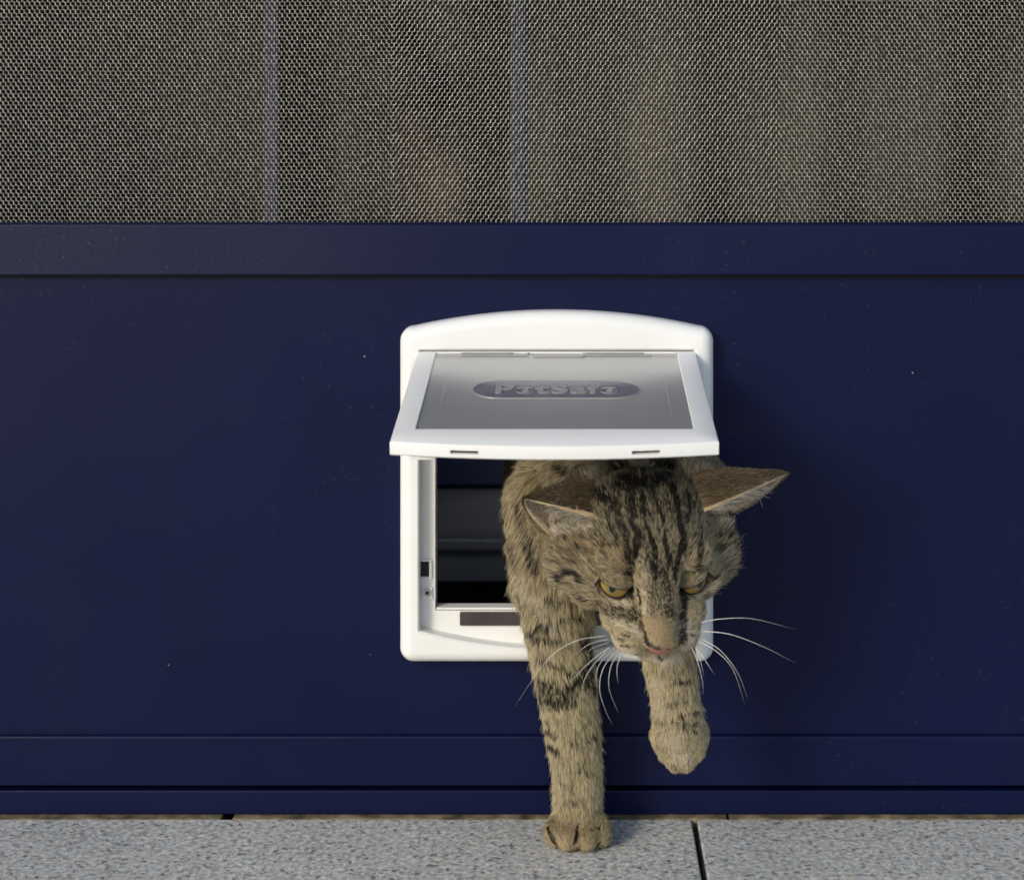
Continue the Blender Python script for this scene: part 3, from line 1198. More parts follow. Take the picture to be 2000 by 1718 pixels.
EAR_DEF = {
    'r': dict(F=at(1387, 994, .130), R=at(1384, 908, .100), B=at(1436, 1000, .090), tip=at(1535, 924, .114), s=1),
    'l': dict(F=at(1182, 1015, .141), R=at(1122, 924, .102), B=at(1064, 1046, .117), tip=at(1026, 973, .130), s=-1),
}
EARS = []
for k, e in EAR_DEF.items():
    Fb, Rb, Bb, tip = [np.array(e[q]) for q in ('F', 'R', 'B', 'tip')]
    mid = (Fb + Bb) / 2
    up = Rb - mid
    up /= np.linalg.norm(up)
    inward = HC - mid
    inward /= np.linalg.norm(inward)
    # roots go a little into the head
    G = ear_shell(Fb + inward * .004, Rb + inward * .012, Bb + inward * .004, tip, up * 0.0012)
    N, nv, nu = mesh_from_grid(G, .002)
    if ((G - (Fb + Bb + tip) / 3).reshape(-1, 3) * N.reshape(-1, 3)).sum() < 0:
        N = -N
    taper = np.linspace(1, .35, nv)[:, None, None] * np.minimum(1, 0.35 + 2.2 * np.minimum(np.linspace(0, 1, nu), np.linspace(1, 0, nu)))[None, :, None]
    inner = G - N * 0.0024 * taper
    V = np.concatenate([G.reshape(-1, 3), inner.reshape(-1, 3)])
    Fc = []
    idx = lambda l, j, i: l * nv * nu + j * nu + i
    for j in range(nv - 1):
        for i in range(nu - 1):
            a, b, c, d = idx(0, j, i), idx(0, j, i + 1), idx(0, j + 1, i + 1), idx(0, j + 1, i)
            Fc += [(a, b, c), (a, c, d)]
            a, b, c, d = idx(1, j, i), idx(1, j + 1, i), idx(1, j + 1, i + 1), idx(1, j, i + 1)
            Fc += [(a, b, c), (a, c, d)]
        for i, fl in ((0, 1), (nu - 1, 0)):
            a, b, c, d = idx(0, j, i), idx(0, j + 1, i), idx(1, j + 1, i), idx(1, j, i)
            Fc += [(a, b, c), (a, c, d)] if fl else [(a, c, b), (a, d, c)]
    Fc = np.array(Fc)
    # outward orientation for the outer sheet
    fn = np.cross(V[Fc[0, 1]] - V[Fc[0, 0]], V[Fc[0, 2]] - V[Fc[0, 0]])
    if fn @ N[0, 0] < 0:
        Fc = Fc[:, ::-1]
    side = np.concatenate([np.zeros(nv * nu), np.ones(nv * nu)])
    vv = np.tile(np.repeat(np.linspace(0, 1, nv), nu), 2)
    uu = np.tile(np.tile(np.linspace(0, 1, nu), nv), 2)
    EARS.append(dict(V=V, F=Fc, side=side, v=vv, u=uu, tip=tip, Fb=Fb, Bb=Bb, Rb=Rb, s=e['s'], mid=mid, up=up))

nb = len(BV)
AV = [BV]
AF = [BF]
EARSIDE = [np.full(nb, -1.0)]
EARV = [np.zeros(nb)]
EARU = [np.zeros(nb)]
EARK = [np.full(nb, -1)]
off = nb
for k, e in enumerate(EARS):
    AV.append(e['V'])
    AF.append(e['F'] + off)
    EARSIDE.append(e['side'])
    EARV.append(e['v'])
    EARU.append(e['u'])
    EARK.append(np.full(len(e['V']), k))
    off += len(e['V'])
AV = np.concatenate(AV)
AF = np.concatenate(AF)
EARSIDE, EARV, EARU, EARK = map(np.concatenate, (EARSIDE, EARV, EARU, EARK))
LID = np.concatenate([LID, np.zeros(len(AV) - nb)])
EYEIN = np.concatenate([EYEIN, np.zeros(len(AV) - nb)])
AN = vnormals(AV, AF)
RN, RW = region_weights(AV)
reg = {n: RW[i] for i, n in enumerate(RN)}
isear = EARSIDE >= 0
for n in reg:
    reg[n] = np.where(isear, 0, reg[n])
NOSE = hp(0, -12, 70)
CROWN_BACK = hp(0, 20, -44)

# ---- fur length, lie and coat pattern per vertex
LEN = dict(cranium=4.8, cheek=7.2, brow=4.4, pad=3.0, bridge=2.8, nose=2.4, chin=3.5, jaw=7, neck=8.5, trunk=9, chest=9.5, shoulder=8.5,
           upper=7.6, fore=5.8, paw=3.6, toe=3.0, fore2=4.6, paw2=3.0, toe2=2.4)
flen = sum(reg[n] * LEN[n] for n in reg)
# nearer the nose the coat gets shorter
dn = np.linalg.norm(AV - NOSE, axis=1)
flen = np.where(dn < 0.030, flen * np.clip(0.5 + 0.5 * dn / 0.030, 0.5, 1), flen)
flen = np.where(isear, np.where(EARSIDE < 0.5, 8.0 - 4.6 * np.clip(EARV * 1.5, 0, 1) - 2.2 * np.clip(1 - EARU * 3, 0, 1) + 0.4, 3.0), flen)
for e in EYES:
    de = np.linalg.norm(AV - (e['c'] + e['look'] * 0.011 - e['up'] * 0.002), axis=1)
    flen = np.where(de < 0.018, flen * np.clip(0.62 + 0.38 * (de - 0.009) / 0.009, 0.62, 1), flen)
flow = np.zeros_like(AV)
headw = sum(reg[n] for n in ('cranium', 'cheek', 'brow', 'pad', 'bridge', 'nose', 'chin'))
away = AV - NOSE
away /= np.linalg.norm(away, axis=1, keepdims=True)
back = np.array([-0.05, 0.55, -0.80])
dirs = dict(jaw=np.array([0, 0.6, -0.8]), neck=back, trunk=np.array([0, 0.9, -0.4]), chest=np.array([0, 0.2, -1.0]), shoulder=np.array([-0.1, 0.3, -1.0]),
            upper=np.array([0.05, 0.1, -1.0]), fore=np.array([0.1, -0.15, -1.0]), paw=np.array([0, -0.9, -0.4]), toe=np.array([0, -0.8, -0.6]),
            fore2=np.array([0.05, -0.35, -1.0]), paw2=np.array([0, -0.2, -1.0]), toe2=np.array([0, 0.1, -1.0]))
for n, dv_ in dirs.items():
    flow += reg[n][:, None] * dv_ / np.linalg.norm(dv_)
flow += headw[:, None] * away
for k, e in enumerate(EARS):
    m_ = EARK == k
    d = e['tip'] - (e['Fb'] + e['Bb'] + e['Rb']) / 3
    d = d / np.linalg.norm(d)
    flow[m_] = d
tang = flow - (flow * AN).sum(1, keepdims=True) * AN
tang /= np.linalg.norm(tang, axis=1, keepdims=True) + 1e-9


def fract_noise(P, scale, seed=0.0):
    """Cheap smooth noise in about [-1, 1] from summed sines of rotated coordinates."""
    r4 = np.random.default_rng(int(seed * 1000) + 11)
    out = np.zeros(len(P))
    for k in range(6):
        d = r4.normal(size=3)
        d /= np.linalg.norm(d)
        fq = scale * r4.uniform(0.7, 1.6)
        out += np.sin((P @ d) * fq + r4.uniform(0, 6.28) + 1.4 * np.sin((P @ np.roll(d, 1)) * fq * 0.7 + k))
    return out / 3.2


# coat markings, with some flap and crease shade painted in: (d dark, p pale, r rust), half width in mm, strength, line along the skin in mm
STROKES = [
    ('d', 6, 1, [(33.1,-92.4,262.8),(38.9,-108.4,265.2),(44.8,-115.9,265.7),(51.2,-113.2,265.8),(54.5,-110.4,265.6)]),  # crown wash: dark fur with the flap's shadow painted in
    ('d', 6, 1, [(59.0,-85.0,260.5),(62.2,-83.9,260.6),(65.5,-83.0,260.8)]),  # crown, right side: flap shadow included in the dark
    ('d', 5, 0.95, [(29.9,-130.4,258.6),(35.6,-130.5,260.2),(41.4,-129.5,261.7),(47.6,-128.6,262.3),(54.2,-127.8,262.1),(60.9,-125.5,261.6)]),
    ('d', 4, 0.95, [(17.6,-126.6,253.6),(23.6,-135.7,252.1),(29.6,-141.7,249.9)]),
    ('d', 7, 1, [(34.2,-124.4,262.4),(40.6,-130.4,261.1),(47.1,-134.1,259.4),(53.5,-130.3,261.0),(59.9,-124.5,262.2),(63.3,-120.3,262.5)]),  # broad crown wash, also carries the flap's shadow
    ('p', 5, 0.35, [(13.8,-106.6,261.6),(19.9,-114.1,258.0),(25.8,-129.5,257.4)]),
    ('p', 5, 0.35, [(76.2,-97.9,266.1),(79.3,-104.0,262.5),(83.6,-105.5,262.4),(86.3,-104.4,264.3)]),
    ('d', 9, 0.52, [(29.5,-143.4,248.3),(35.2,-146.6,248.5),(40.9,-148.7,248.4),(46.6,-149.8,248.1),(52.4,-149.5,248.2),(58.3,-147.7,248.7),(64.3,-144.9,248.9),(70.4,-140.5,248.8),(76.8,-134.0,248.1)]),
    ('d', 8, 0.3, [(33.2,-155.5,237.2),(38.8,-157.4,236.5),(44.5,-158.5,235.7),(50.2,-158.9,234.6),(55.8,-158.3,234.6),(61.4,-156.6,235.7),(67.0,-154.1,236.6),(72.8,-150.4,237.2),(75.8,-148.1,237.3)]),
    ('d', 8, 0.3, [(15.4,-140.5,237.5),(19.3,-145.1,234.6),(23.3,-150.3,231.9)]),
    ('d', 6, 0.35, [(41.1,-158.1,221.9),(46.6,-160.4,221.1),(52.2,-162.0,220.2),(57.8,-161.8,218.9),(64.8,-157.3,220.3),(68.3,-153.8,220.7)]),
    ('d', 2.6, 1, [(38.9,-134.6,258.5),(39.0,-140.7,253.8),(39.0,-147.1,249.2),(40.4,-153.3,244.0),(41.4,-157.1,238.3),(42.0,-159.1,232.1),(43.0,-158.8,224.1)]),
    ('d', 1.9, 1, [(45.9,-138.5,256.3),(46.0,-145.6,251.2),(46.7,-151.8,246.3),(48.2,-155.9,241.3),(49.8,-158.5,235.9),(51.5,-159.7,230.3),(52.2,-161.0,224.6),(52.8,-162.3,219.0),(53.4,-163.6,213.4),(53.7,-164.2,210.6)]),
    ('d', 1.7, 0.95, [(53.1,-138.0,256.2),(54.7,-145.5,250.9),(57.4,-151.7,245.3),(58.5,-155.3,240.1),(59.5,-157.5,234.7),(60.2,-158.4,228.9),(60.6,-159.6,223.3),(60.8,-160.9,217.6),(60.8,-161.5,214.8)]),
    ('d', 2.6, 1, [(64.9,-128.2,259.1),(66.0,-135.0,254.5),(67.1,-141.4,249.9),(67.2,-147.7,245.3),(67.4,-151.9,240.3),(68.3,-154.1,234.8),(69.3,-154.5,228.9),(67.8,-154.4,222.9),(66.2,-156.2,217.4),(65.4,-158.4,211.3),(65.0,-159.5,208.3)]),
    ('d', 1.7, 0.9, [(74.2,-127.3,254.8),(75.0,-134.8,249.0),(74.4,-143.4,244.3),(72.7,-149.1,239.6)]),
    ('d', 2.2, 0.85, [(80.9,-147.2,227.0),(79.2,-151.5,221.4),(78.1,-150.6,214.8),(77.9,-146.2,210.6)]),
    ('d', 2.2, 0.9, [(29.5,-144.4,247.6),(32.0,-151.1,243.1),(33.9,-155.3,238.1),(35.3,-157.5,232.7),(36.6,-158.1,226.9),(37.6,-158.7,221.0),(38.1,-157.1,214.6),(38.4,-150.5,206.8)]),
    ('d', 1.6, 0.7, [(23.4,-144.0,243.4),(26.0,-150.4,238.9),(28.5,-154.3,233.5),(31.1,-156.7,227.5)]),
    ('d', 1.8, 0.9, [(37.1,-158.3,223.9),(37.7,-158.6,217.3),(39.3,-152.8,209.7),(41.2,-155.3,205.1)]),
    ('d', 1.4, 0.8, [(48.9,-160.5,224.5),(50.5,-162.2,218.3),(51.8,-163.7,212.1),(52.7,-165.2,205.9)]),
    ('d', 2.5, 0.75, [(57.8,-162.6,215.1),(58.4,-164.0,208.9),(60.2,-164.8,202.8),(61.7,-164.6,199.8)]),
    ('d', 1.5, 0.5, [(52.7,-165.2,205.9),(54.6,-166.5,201.0),(58.0,-167.3,195.6),(60.5,-167.0,192.6)]),
    ('p', 2.4, 0.25, [(44.0,-159.1,220.1),(46.4,-161.5,213.8),(46.9,-162.5,209.1)]),
    ('p', 1.8, 0.35, [(71.4,-153.0,218.5),(71.7,-152.0,215.2),(72.4,-145.8,210.5)]),
    ('p', 1.8, 0.4, [(25.2,-152.0,212.2),(28.7,-153.4,211.6),(32.2,-153.7,210.7)]),
    ('p', 2.5, 0.4, [(82.8,-148.2,215.2),(91.1,-133.5,213.3),(97.6,-122.9,213.2),(100.5,-120.6,213.9)]),
    ('d', 1.5, 1, [(20.9,-146.8,202.7),(25.3,-149.1,198.3),(32.4,-149.4,194.9),(39.2,-153.8,195.1),(43.5,-159.1,198.7)]),
    ('d', 1.8, 0.95, [(43.0,-158.5,201.0),(44.2,-159.3,194.2),(44.6,-158.1,187.9)]),
    ('r', 2, 0.8, [(40.2,-154.8,193.9),(42.1,-156.9,188.6),(43.6,-158.2,184.9)]),
    ('d', 1.5, 1, [(70.4,-145.9,197.4),(77.2,-141.5,196.6),(84.4,-140.4,199.9),(89.1,-138.9,205.1)]),
    ('d', 2, 0.95, [(69.9,-145.9,197.4),(70.0,-151.3,191.9),(71.4,-153.1,186.4),(70.8,-154.5,182.8)]),
    ('p', 1.6, 0.55, [(23.3,-147.7,195.9),(29.3,-151.2,192.9),(35.1,-156.3,193.0),(38.1,-156.4,192.4)]),
    ('p', 1.6, 0.5, [(74.7,-148.6,194.1),(80.8,-139.4,193.5),(86.2,-137.0,195.9),(88.8,-137.0,197.9)]),
    ('p', 1.6, 0.6, [(45.4,-162.0,202.0),(46.3,-163.3,195.4),(47.3,-164.5,189.8)]),
    ('d', 5, 0.62, [(54.7,-163.8,212.4),(56.2,-164.9,207.3),(57.6,-165.8,202.1),(59.1,-166.7,196.9),(60.5,-167.2,191.6)]),
    ('d', 3.7, 0.5, [(50.3,-164.1,208.6),(50.9,-165.4,203.0),(51.6,-166.7,197.4),(52.5,-168.1,191.9)]),
    ('d', 5, 0.45, [(22.3,-150.9,188.8),(28.1,-156.6,188.8),(35.1,-158.7,187.8),(39.1,-158.4,187.0)]),
    ('d', 2.2, 0.6, [(58.6,-166.0,200.2),(61.6,-166.2,193.3),(63.6,-165.3,187.1)]),
    ('d', 2, 0.45, [(53.6,-166.9,198.5),(54.5,-167.6,195.7),(55.5,-168.3,192.9)]),
    ('r', 4.5, 0.85, [(53.5,-169.6,184.4),(57.3,-170.9,178.9),(59.3,-170.7,174.9)]),
    ('r', 4, 0.7, [(49.6,-167.7,183.8),(51.0,-169.1,180.8),(52.4,-170.4,177.8)]),
    ('d', 2, 1, [(45.2,-159.9,183.5),(46.6,-163.9,177.7),(48.1,-168.3,173.2)]),
    ('r', 1.5, 0.8, [(45.0,-160.1,182.5),(45.4,-162.0,179.6),(45.8,-163.4,176.6)]),
    ('d', 2.2, 1, [(69.3,-154.3,183.7),(69.6,-157.5,178.7),(68.8,-158.9,171.7)]),
    ('d', 1.1, 0.95, [(48.1,-168.3,173.2),(54.8,-171.1,171.1),(61.4,-169.5,170.9),(67.0,-158.6,169.6)]),
    ('p', 3.5, 0.6, [(27.3,-151.7,171.6),(31.1,-158.2,169.0),(37.7,-160.6,166.4),(45.5,-148.9,160.2),(49.4,-150.2,159.9)]),
    ('p', 2.5, 0.4, [(29.1,-157.7,182.8),(35.0,-159.5,182.0),(40.4,-161.8,179.5),(42.9,-162.6,177.3)]),
    ('p', 3, 0.95, [(53.5,-150.0,158.8),(56.6,-148.9,158.2)]),
    ('p', 3, 0.95, [(62.1,-105.7,143.9),(65.7,-105.6,145.4),(69.5,-104.7,146.7)]),
    ('p', 3.5, 0.6, [(72.2,-155.2,181.0),(76.2,-155.1,175.0),(72.8,-157.2,170.3),(71.1,-156.5,167.4)]),
    ('d', 0.9, 0.8, [(29.1,-157.6,173.8),(34.0,-161.9,173.6)]),
    ('d', 0.9, 0.8, [(32.0,-160.0,170.5),(35.0,-161.7,170.1),(37.9,-162.4,169.3)]),
    ('d', 0.8, 0.7, [(35.0,-161.8,177.1),(37.9,-162.9,175.9)]),
    ('d', 0.8, 0.7, [(41.0,-160.3,165.6),(46.4,-150.0,161.3)]),
    ('d', 1.1, 0.9, [(73.6,-157.1,174.6),(76.2,-155.2,173.0)]),
    ('d', 0.9, 0.8, [(74.7,-155.4,178.1),(76.3,-153.7,178.6)]),
    ('d', 0.8, 0.8, [(55.5,-150.0,160.5),(58.1,-148.5,159.0)]),
    ('d', 1.4, 0.75, [(21.8,-150.5,187.6),(29.1,-157.6,186.8),(36.0,-158.9,186.0),(42.1,-158.0,185.4)]),
    ('d', 1.4, 0.55, [(21.3,-150.0,185.5),(26.5,-156.3,185.4),(29.1,-157.8,184.8)]),
    ('d', 2.6, 0.95, [(-4.0,-130.7,201.2),(1.1,-136.5,206.4),(9.2,-146.6,204.7)]),
    ('d', 1.8, 0.75, [(-4.0,-130.7,201.2)]),
    ('d', 2, 0.7, [(9.4,-129.6,190.7),(14.8,-130.1,188.4),(20.7,-145.2,190.1),(27.2,-155.5,190.1),(33.1,-157.9,189.8)]),
    ('d', 1.6, 0.55, [(17.3,-144.1,226.2),(25.2,-154.2,227.8),(33.1,-157.1,228.6)]),
    ('d', 1.8, 0.5, [(-5.0,-130.2,224.7),(1.8,-133.7,226.3),(8.3,-135.4,227.3),(14.3,-141.4,229.3),(20.3,-146.6,231.9),(26.2,-152.3,235.4),(29.2,-153.7,236.7)]),
    ('d', 1.8, 0.5, [(-9.1,-129.1,218.3),(-2.3,-135.0,219.8),(4.2,-137.5,220.2),(10.3,-138.3,219.9),(16.7,-142.5,220.4),(23.1,-157.0,223.6)]),
    ('d', 1.8, 0.45, [(-12.2,-124.2,210.8),(-5.0,-134.2,212.4),(1.8,-137.8,214.8),(5.2,-138.6,215.7)]),
    ('r', 4.5, 0.5, [(1.1,-135.0,223.9),(7.3,-136.9,223.3),(13.3,-139.7,223.1),(18.9,-147.6,224.3),(24.3,-156.0,225.7),(27.1,-157.1,225.6)]),
    ('r', 4, 0.45, [(29.1,-158.6,224.0),(31.0,-159.6,221.3),(33.0,-159.7,218.3)]),
    ('d', 1.2, 0.6, [(-9.2,-122.7,231.0),(-4.5,-127.4,235.8),(0.1,-128.7,239.7),(6.2,-137.8,244.6),(9.3,-136.1,245.6)]),
    ('d', 1.2, 0.5, [(-7.1,-125.8,227.7),(-0.9,-130.7,231.5),(5.2,-132.4,234.5),(12.0,-136.8,237.6),(15.4,-139.7,239.3)]),
    ('d', 1.8, 0.55, [(-4.3,-54.9,158.1),(2.3,-52.9,158.3),(10.1,-46.8,154.6)]),
    ('d', 1.7, 0.5, [(-15.2,-56.2,172.8),(-8.6,-56.4,170.6),(-2.4,-54.8,167.3),(3.4,-52.5,162.9)]),
    ('d', 1.8, 0.6, [(88.8,-125.3,237.9),(95.8,-115.9,237.0),(104.0,-106.4,233.3)]),
    ('d', 2, 0.5, [(90.9,-124.1,225.2),(98.2,-119.3,224.0),(105.4,-109.2,222.8)]),
    ('d', 1.8, 0.5, [(87.1,-145.1,222.4),(95.8,-123.3,218.1),(102.9,-117.5,218.0),(106.6,-111.3,217.1)]),
    ('d', 2, 0.55, [(79.1,-143.9,238.3),(81.9,-142.7,232.6),(80.9,-147.2,227.0)]),
    ('r', 3.5, 0.4, [(88.5,-127.9,222.0),(92.5,-123.4,222.9),(96.4,-120.5,224.3)]),
    ('r', 5, 0.5, [(91.6,-115.9,259.5),(96.7,-112.9,262.3),(99.4,-110.9,263.6)]),
    ('p', 5, 0.8, [(-14.4,-117.4,237.0),(-8.2,-119.8,239.6),(-1.9,-124.9,242.9),(5.6,-137.6,244.6),(9.3,-138.2,244.1)]),
    ('p', 3, 0.6, [(-7.1,-125.7,229.7),(-0.9,-130.6,232.5),(5.2,-132.4,234.5),(12.0,-137.7,235.1),(15.4,-141.2,235.6)]),
    ('p', 4, 0.6, [(94.7,-116.7,236.8),(97.9,-115.2,233.8),(101.3,-111.9,230.4)]),
    ('d', 1, 0.7, [(-12.3,-117.4,227.6),(-7.1,-125.5,232.8),(-1.9,-129.0,236.7),(4.2,-130.0,240.4),(10.3,-137.7,244.4),(13.4,-136.5,244.7)]),
    ('d', 3.5, 0.55, [(-32.2,-37.9,227.8),(-30.5,-40.1,221.6),(-28.7,-42.6,215.6),(-27.4,-44.2,209.7),(-26.0,-46.5,204.1),(-24.2,-48.3,197.8),(-21.9,-50.9,191.1)]),
    ('d', 3, 0.35, [(-37.9,-34.0,202.3),(-36.3,-37.9,195.8),(-35.5,-39.0,192.4)]),
    ('r', 6, 0.35, [(-15.5,-36.1,248.6),(-8.7,-50.0,249.8),(-2.0,-62.9,250.9)]),
    ('r', 6, 0.35, [(1.2,-99.3,257.9)]),
    ('d', 3.5, 0.5, [(-5.4,-49.0,256.9),(-1.7,-54.9,256.7),(2.0,-62.7,256.9)]),
    ('d', 3.5, 0.5, [(5.4,-98.9,263.1)]),
    ('p', 5, 0.35, [(-34.3,-42.2,179.9),(-29.7,-48.9,175.9),(-25.2,-52.6,171.2),(-20.8,-54.2,166.2),(-16.4,-54.3,161.1),(-12.0,-54.8,156.4),(-7.6,-54.8,151.7),(-5.4,-54.7,149.3)]),
    ('d', 1.8, 0.8, [(-27.7,-39.1,141.2),(-20.1,-49.9,143.0),(-12.7,-53.3,143.0),(-5.4,-54.1,142.5)]),
    ('d', 2.5, 0.7, [(-26.5,-43.6,144.8),(-18.6,-51.9,150.6),(-9.8,-54.6,152.5)]),
    ('d', 2.2, 0.75, [(-25.4,-44.4,142.5),(-16.9,-51.8,142.9),(-13.1,-53.2,142.5)]),
    ('d', 5, 0.9, [(10.1,-46.8,137.7),(14.6,-37.3,129.2),(13.5,-42.3,124.1),(10.1,-48.0,120.4)]),
    ('d', 4.2, 0.85, [(-18.7,-46.0,109.8),(-12.0,-51.8,109.6),(-4.3,-54.2,109.3),(2.3,-53.5,111.2),(8.6,-50.2,113.8),(14.6,-42.1,116.2)]),
    ('d', 5, 0.8, [(-18.7,-43.0,99.9),(-9.8,-52.4,100.9),(-1.0,-54.2,103.8)]),
    ('d', 4.5, 0.9, [(12.3,-47.5,110.3),(15.7,-42.6,106.4)]),
    ('d', 2.5, 0.55, [(-18.6,-48.9,127.4),(-11.2,-52.6,124.9),(-4.6,-53.6,122.3),(1.2,-53.2,119.9)]),
    ('d', 2.6, 0.7, [(-25.7,181.9,6.2),(-21.4,180.9,4.5)]),
    ('d', 2.6, 0.7, [(-14.3,-46.6,84.5)]),
    ('d', 3, 0.95, [(-13.8,-40.9,66.9),(-11.2,-46.7,66.9),(-8.7,-49.3,65.6)]),
    ('d', 2, 0.6, [(-8.7,-51.5,76.9),(-12.0,-48.3,77.1),(-15.5,-39.6,75.3)]),
    ('d', 1.8, 0.45, [(3.4,-54.6,73.1),(10.8,-52.7,73.9),(17.9,-46.3,73.4)]),
    ('d', 2, 0.4, [(7.8,-53.2,55.0),(14.5,-50.4,49.5),(19.0,-45.8,48.8)]),
    ('r', 2, 0.5, [(10.0,-52.7,55.9),(14.5,-50.6,51.8)]),
    ('d', 1.2, 0.6, [(-3.2,-50.8,32.0),(1.2,-53.0,32.4),(5.6,-53.8,32.1)]),
    ('d', 1.5, 0.5, [(-5.4,-48.4,44.3),(-1.0,-51.5,45.0),(3.4,-52.8,45.0)]),
    ('d', 1.6, 1, [(-13.0,-55.6,14.2),(-11.4,-59.1,11.3),(-9.5,-60.0,7.3)]),
    ('d', 1.3, 1, [(5.8,-57.1,17.6),(5.1,-62.0,14.7),(3.9,-64.9,11.6)]),
    ('d', 1, 0.9, [(20.4,-56.6,15.7),(21.6,-60.5,8.7),(20.9,-59.4,4.9)]),
    ('r', 3, 0.5, [(-3.2,-51.8,21.4),(3.9,-54.5,22.7),(10.9,-54.0,22.8),(14.5,-52.5,22.3)]),
    ('r', 3, 0.45, [(-5.3,-58.4,15.4),(1.2,-61.4,16.3),(7.8,-60.5,15.6),(14.3,-62.0,15.8)]),
    ('r', 3, 0.5, [(-1.8,-64.3,4.6),(5.2,-60.8,2.7),(12.1,-63.9,3.6)]),
    ('d', 1.8, 0.6, [(71.0,-113.9,111.4),(79.5,-110.5,111.2),(83.0,-106.4,111.1)]),
    ('d', 1.6, 0.5, [(65.7,-114.1,107.8),(72.6,-114.9,107.1),(79.4,-112.6,106.5),(82.8,-109.4,106.1)]),
    ('d', 1.5, 0.4, [(63.9,-110.4,119.0),(70.8,-110.7,120.6),(77.6,-107.8,120.6),(81.0,-104.4,119.7)]),
    ('d', 1.8, 0.5, [(68.2,-108.7,131.0),(75.3,-106.2,131.5),(79.1,-102.8,131.1)]),
    ('d', 2, 0.5, [(73.9,-116.3,103.4),(77.1,-115.5,103.1),(80.3,-113.8,102.5)]),
    ('d', 1.4, 0.4, [(55.8,-105.6,104.1),(58.7,-110.0,106.0),(61.7,-112.4,107.2)]),
    ('d', 2, 0.5, [(80.7,-95.4,140.3)]),
    ('d', 0.8, 0.5, [(64.8,-112.4,84.3),(66.0,-113.4,81.0),(67.4,-113.2,77.3)]),  # toe cleft: crease shade drawn as a dark line
    ('d', 0.8, 0.45, [(76.2,-113.7,83.7),(75.9,-114.0,80.5),(75.7,-113.3,76.8)]),  # other toe cleft, its shade drawn in too
    ('p', 5, 0.5, [(63.6,-115.6,97.0),(68.3,-116.8,93.9),(72.0,-114.5,88.6),(74.1,-113.9,82.8)]),
    ('p', 5, 0.3, [(55.8,-104.2,129.5),(56.4,-104.9,123.7),(57.0,-105.6,118.0),(57.5,-106.9,112.4),(57.7,-108.2,109.9)]),
    ('r', 4, 0.25, [(53.9,-101.1,123.2),(54.6,-101.7,100.0),(54.7,-104.8,98.2)]),
]



def seg_dist(P, A, B):
    d = B - A
    t = np.clip(((P - A) @ d) / (d @ d + 1e-12), 0, 1)
    return np.linalg.norm(P - A - t[:, None] * d, axis=1)


def coat(P):
    """Coat at surface points: dark stripe amount 0..1, pale amount 0..1, rust amount 0..1."""
    dark = np.zeros(len(P))
    pale = np.zeros(len(P))
    rust = np.zeros(len(P))
    wob = P + 0.0012 * np.stack([fract_noise(P, 420, s) for s in (1, 2, 3)], 1)
    for kind, wid, amt, pts in STROKES:
        pts = np.asarray(pts) * 0.001
        lo, hi = pts.min(0) - 0.02, pts.max(0) + 0.02
        m_ = np.all((P > lo) & (P < hi), axis=1)
        if not m_.any():
            continue
        Q = wob[m_]
        dd = np.full(len(Q), 1.0)
        if len(pts) == 1:
            dd = np.linalg.norm(Q - pts[0], axis=1)
        for a, b in zip(pts[:-1], pts[1:]):
            dd = np.minimum(dd, seg_dist(Q, a, b))
        f = amt * (np.clip((1.2 - dd / (wid * 0.001)) / 0.35, 0, 1) if wid < 3.6 else np.clip(1.25 - dd / (wid * 0.001) * 0.75, 0, 1))
        tgt = dark if kind == 'd' else pale if kind == 'p' else rust
        tgt[m_] = np.maximum(tgt[m_], f)
    return dark, pale, rust


# hidden parts get a plain mackerel pattern
def body_stripes(P):
    s_ = np.sin(P[:, 1] * 190 + 2.2 * fract_noise(P, 28, 5) + P[:, 2] * 20)
    return np.clip((s_ - 0.25) * 1.6, 0, 1) * 0.75


dark, pale, rust = coat(AV)
inside = np.clip((AV[:, 1] - 0.004) / 0.02, 0, 1)
dark = np.maximum(dark, body_stripes(AV) * inside)

# ---- body mesh object
TAN = np.array([0.36, 0.275, 0.16])
SKINC = np.tile(TAN * 0.55, (len(AV), 1))
SKINC = SKINC * (1 - dark[:, None] * 0.85)
SKINC = SKINC + pale[:, None] * (np.array([0.6, 0.53, 0.42]) - SKINC) * 0.8
SKINC = SKINC + rust[:, None] * (np.array([0.22, 0.14, 0.07]) - SKINC) * 0.8
m_ = isear & (EARSIDE > 0.5)
SKINC[m_] = (0.40, 0.30, 0.23)
m_ = isear & (EARSIDE < 0.5)
SKINC[m_] = np.array([0.16, 0.105, 0.055]) * (1 + 0.35 * fract_noise(AV[m_], 900, 12))[:, None]
edge = isear & ((EARU < 0.02) | (EARU > 0.99))
bb = np.clip(1.2 - EARV * 3.0, 0, 1)[:, None] * (isear & (EARSIDE < 0.5))[:, None]
SKINC = SKINC * (1 - bb) + bb * TAN * 0.5
SKINC[edge] = (0.72, 0.56, 0.35)  # translucent glow of the ear rim put into the skin colour
SKINC = SKINC * (1 - LID[:, None]) + LID[:, None] * np.array([0.012, 0.009, 0.007])
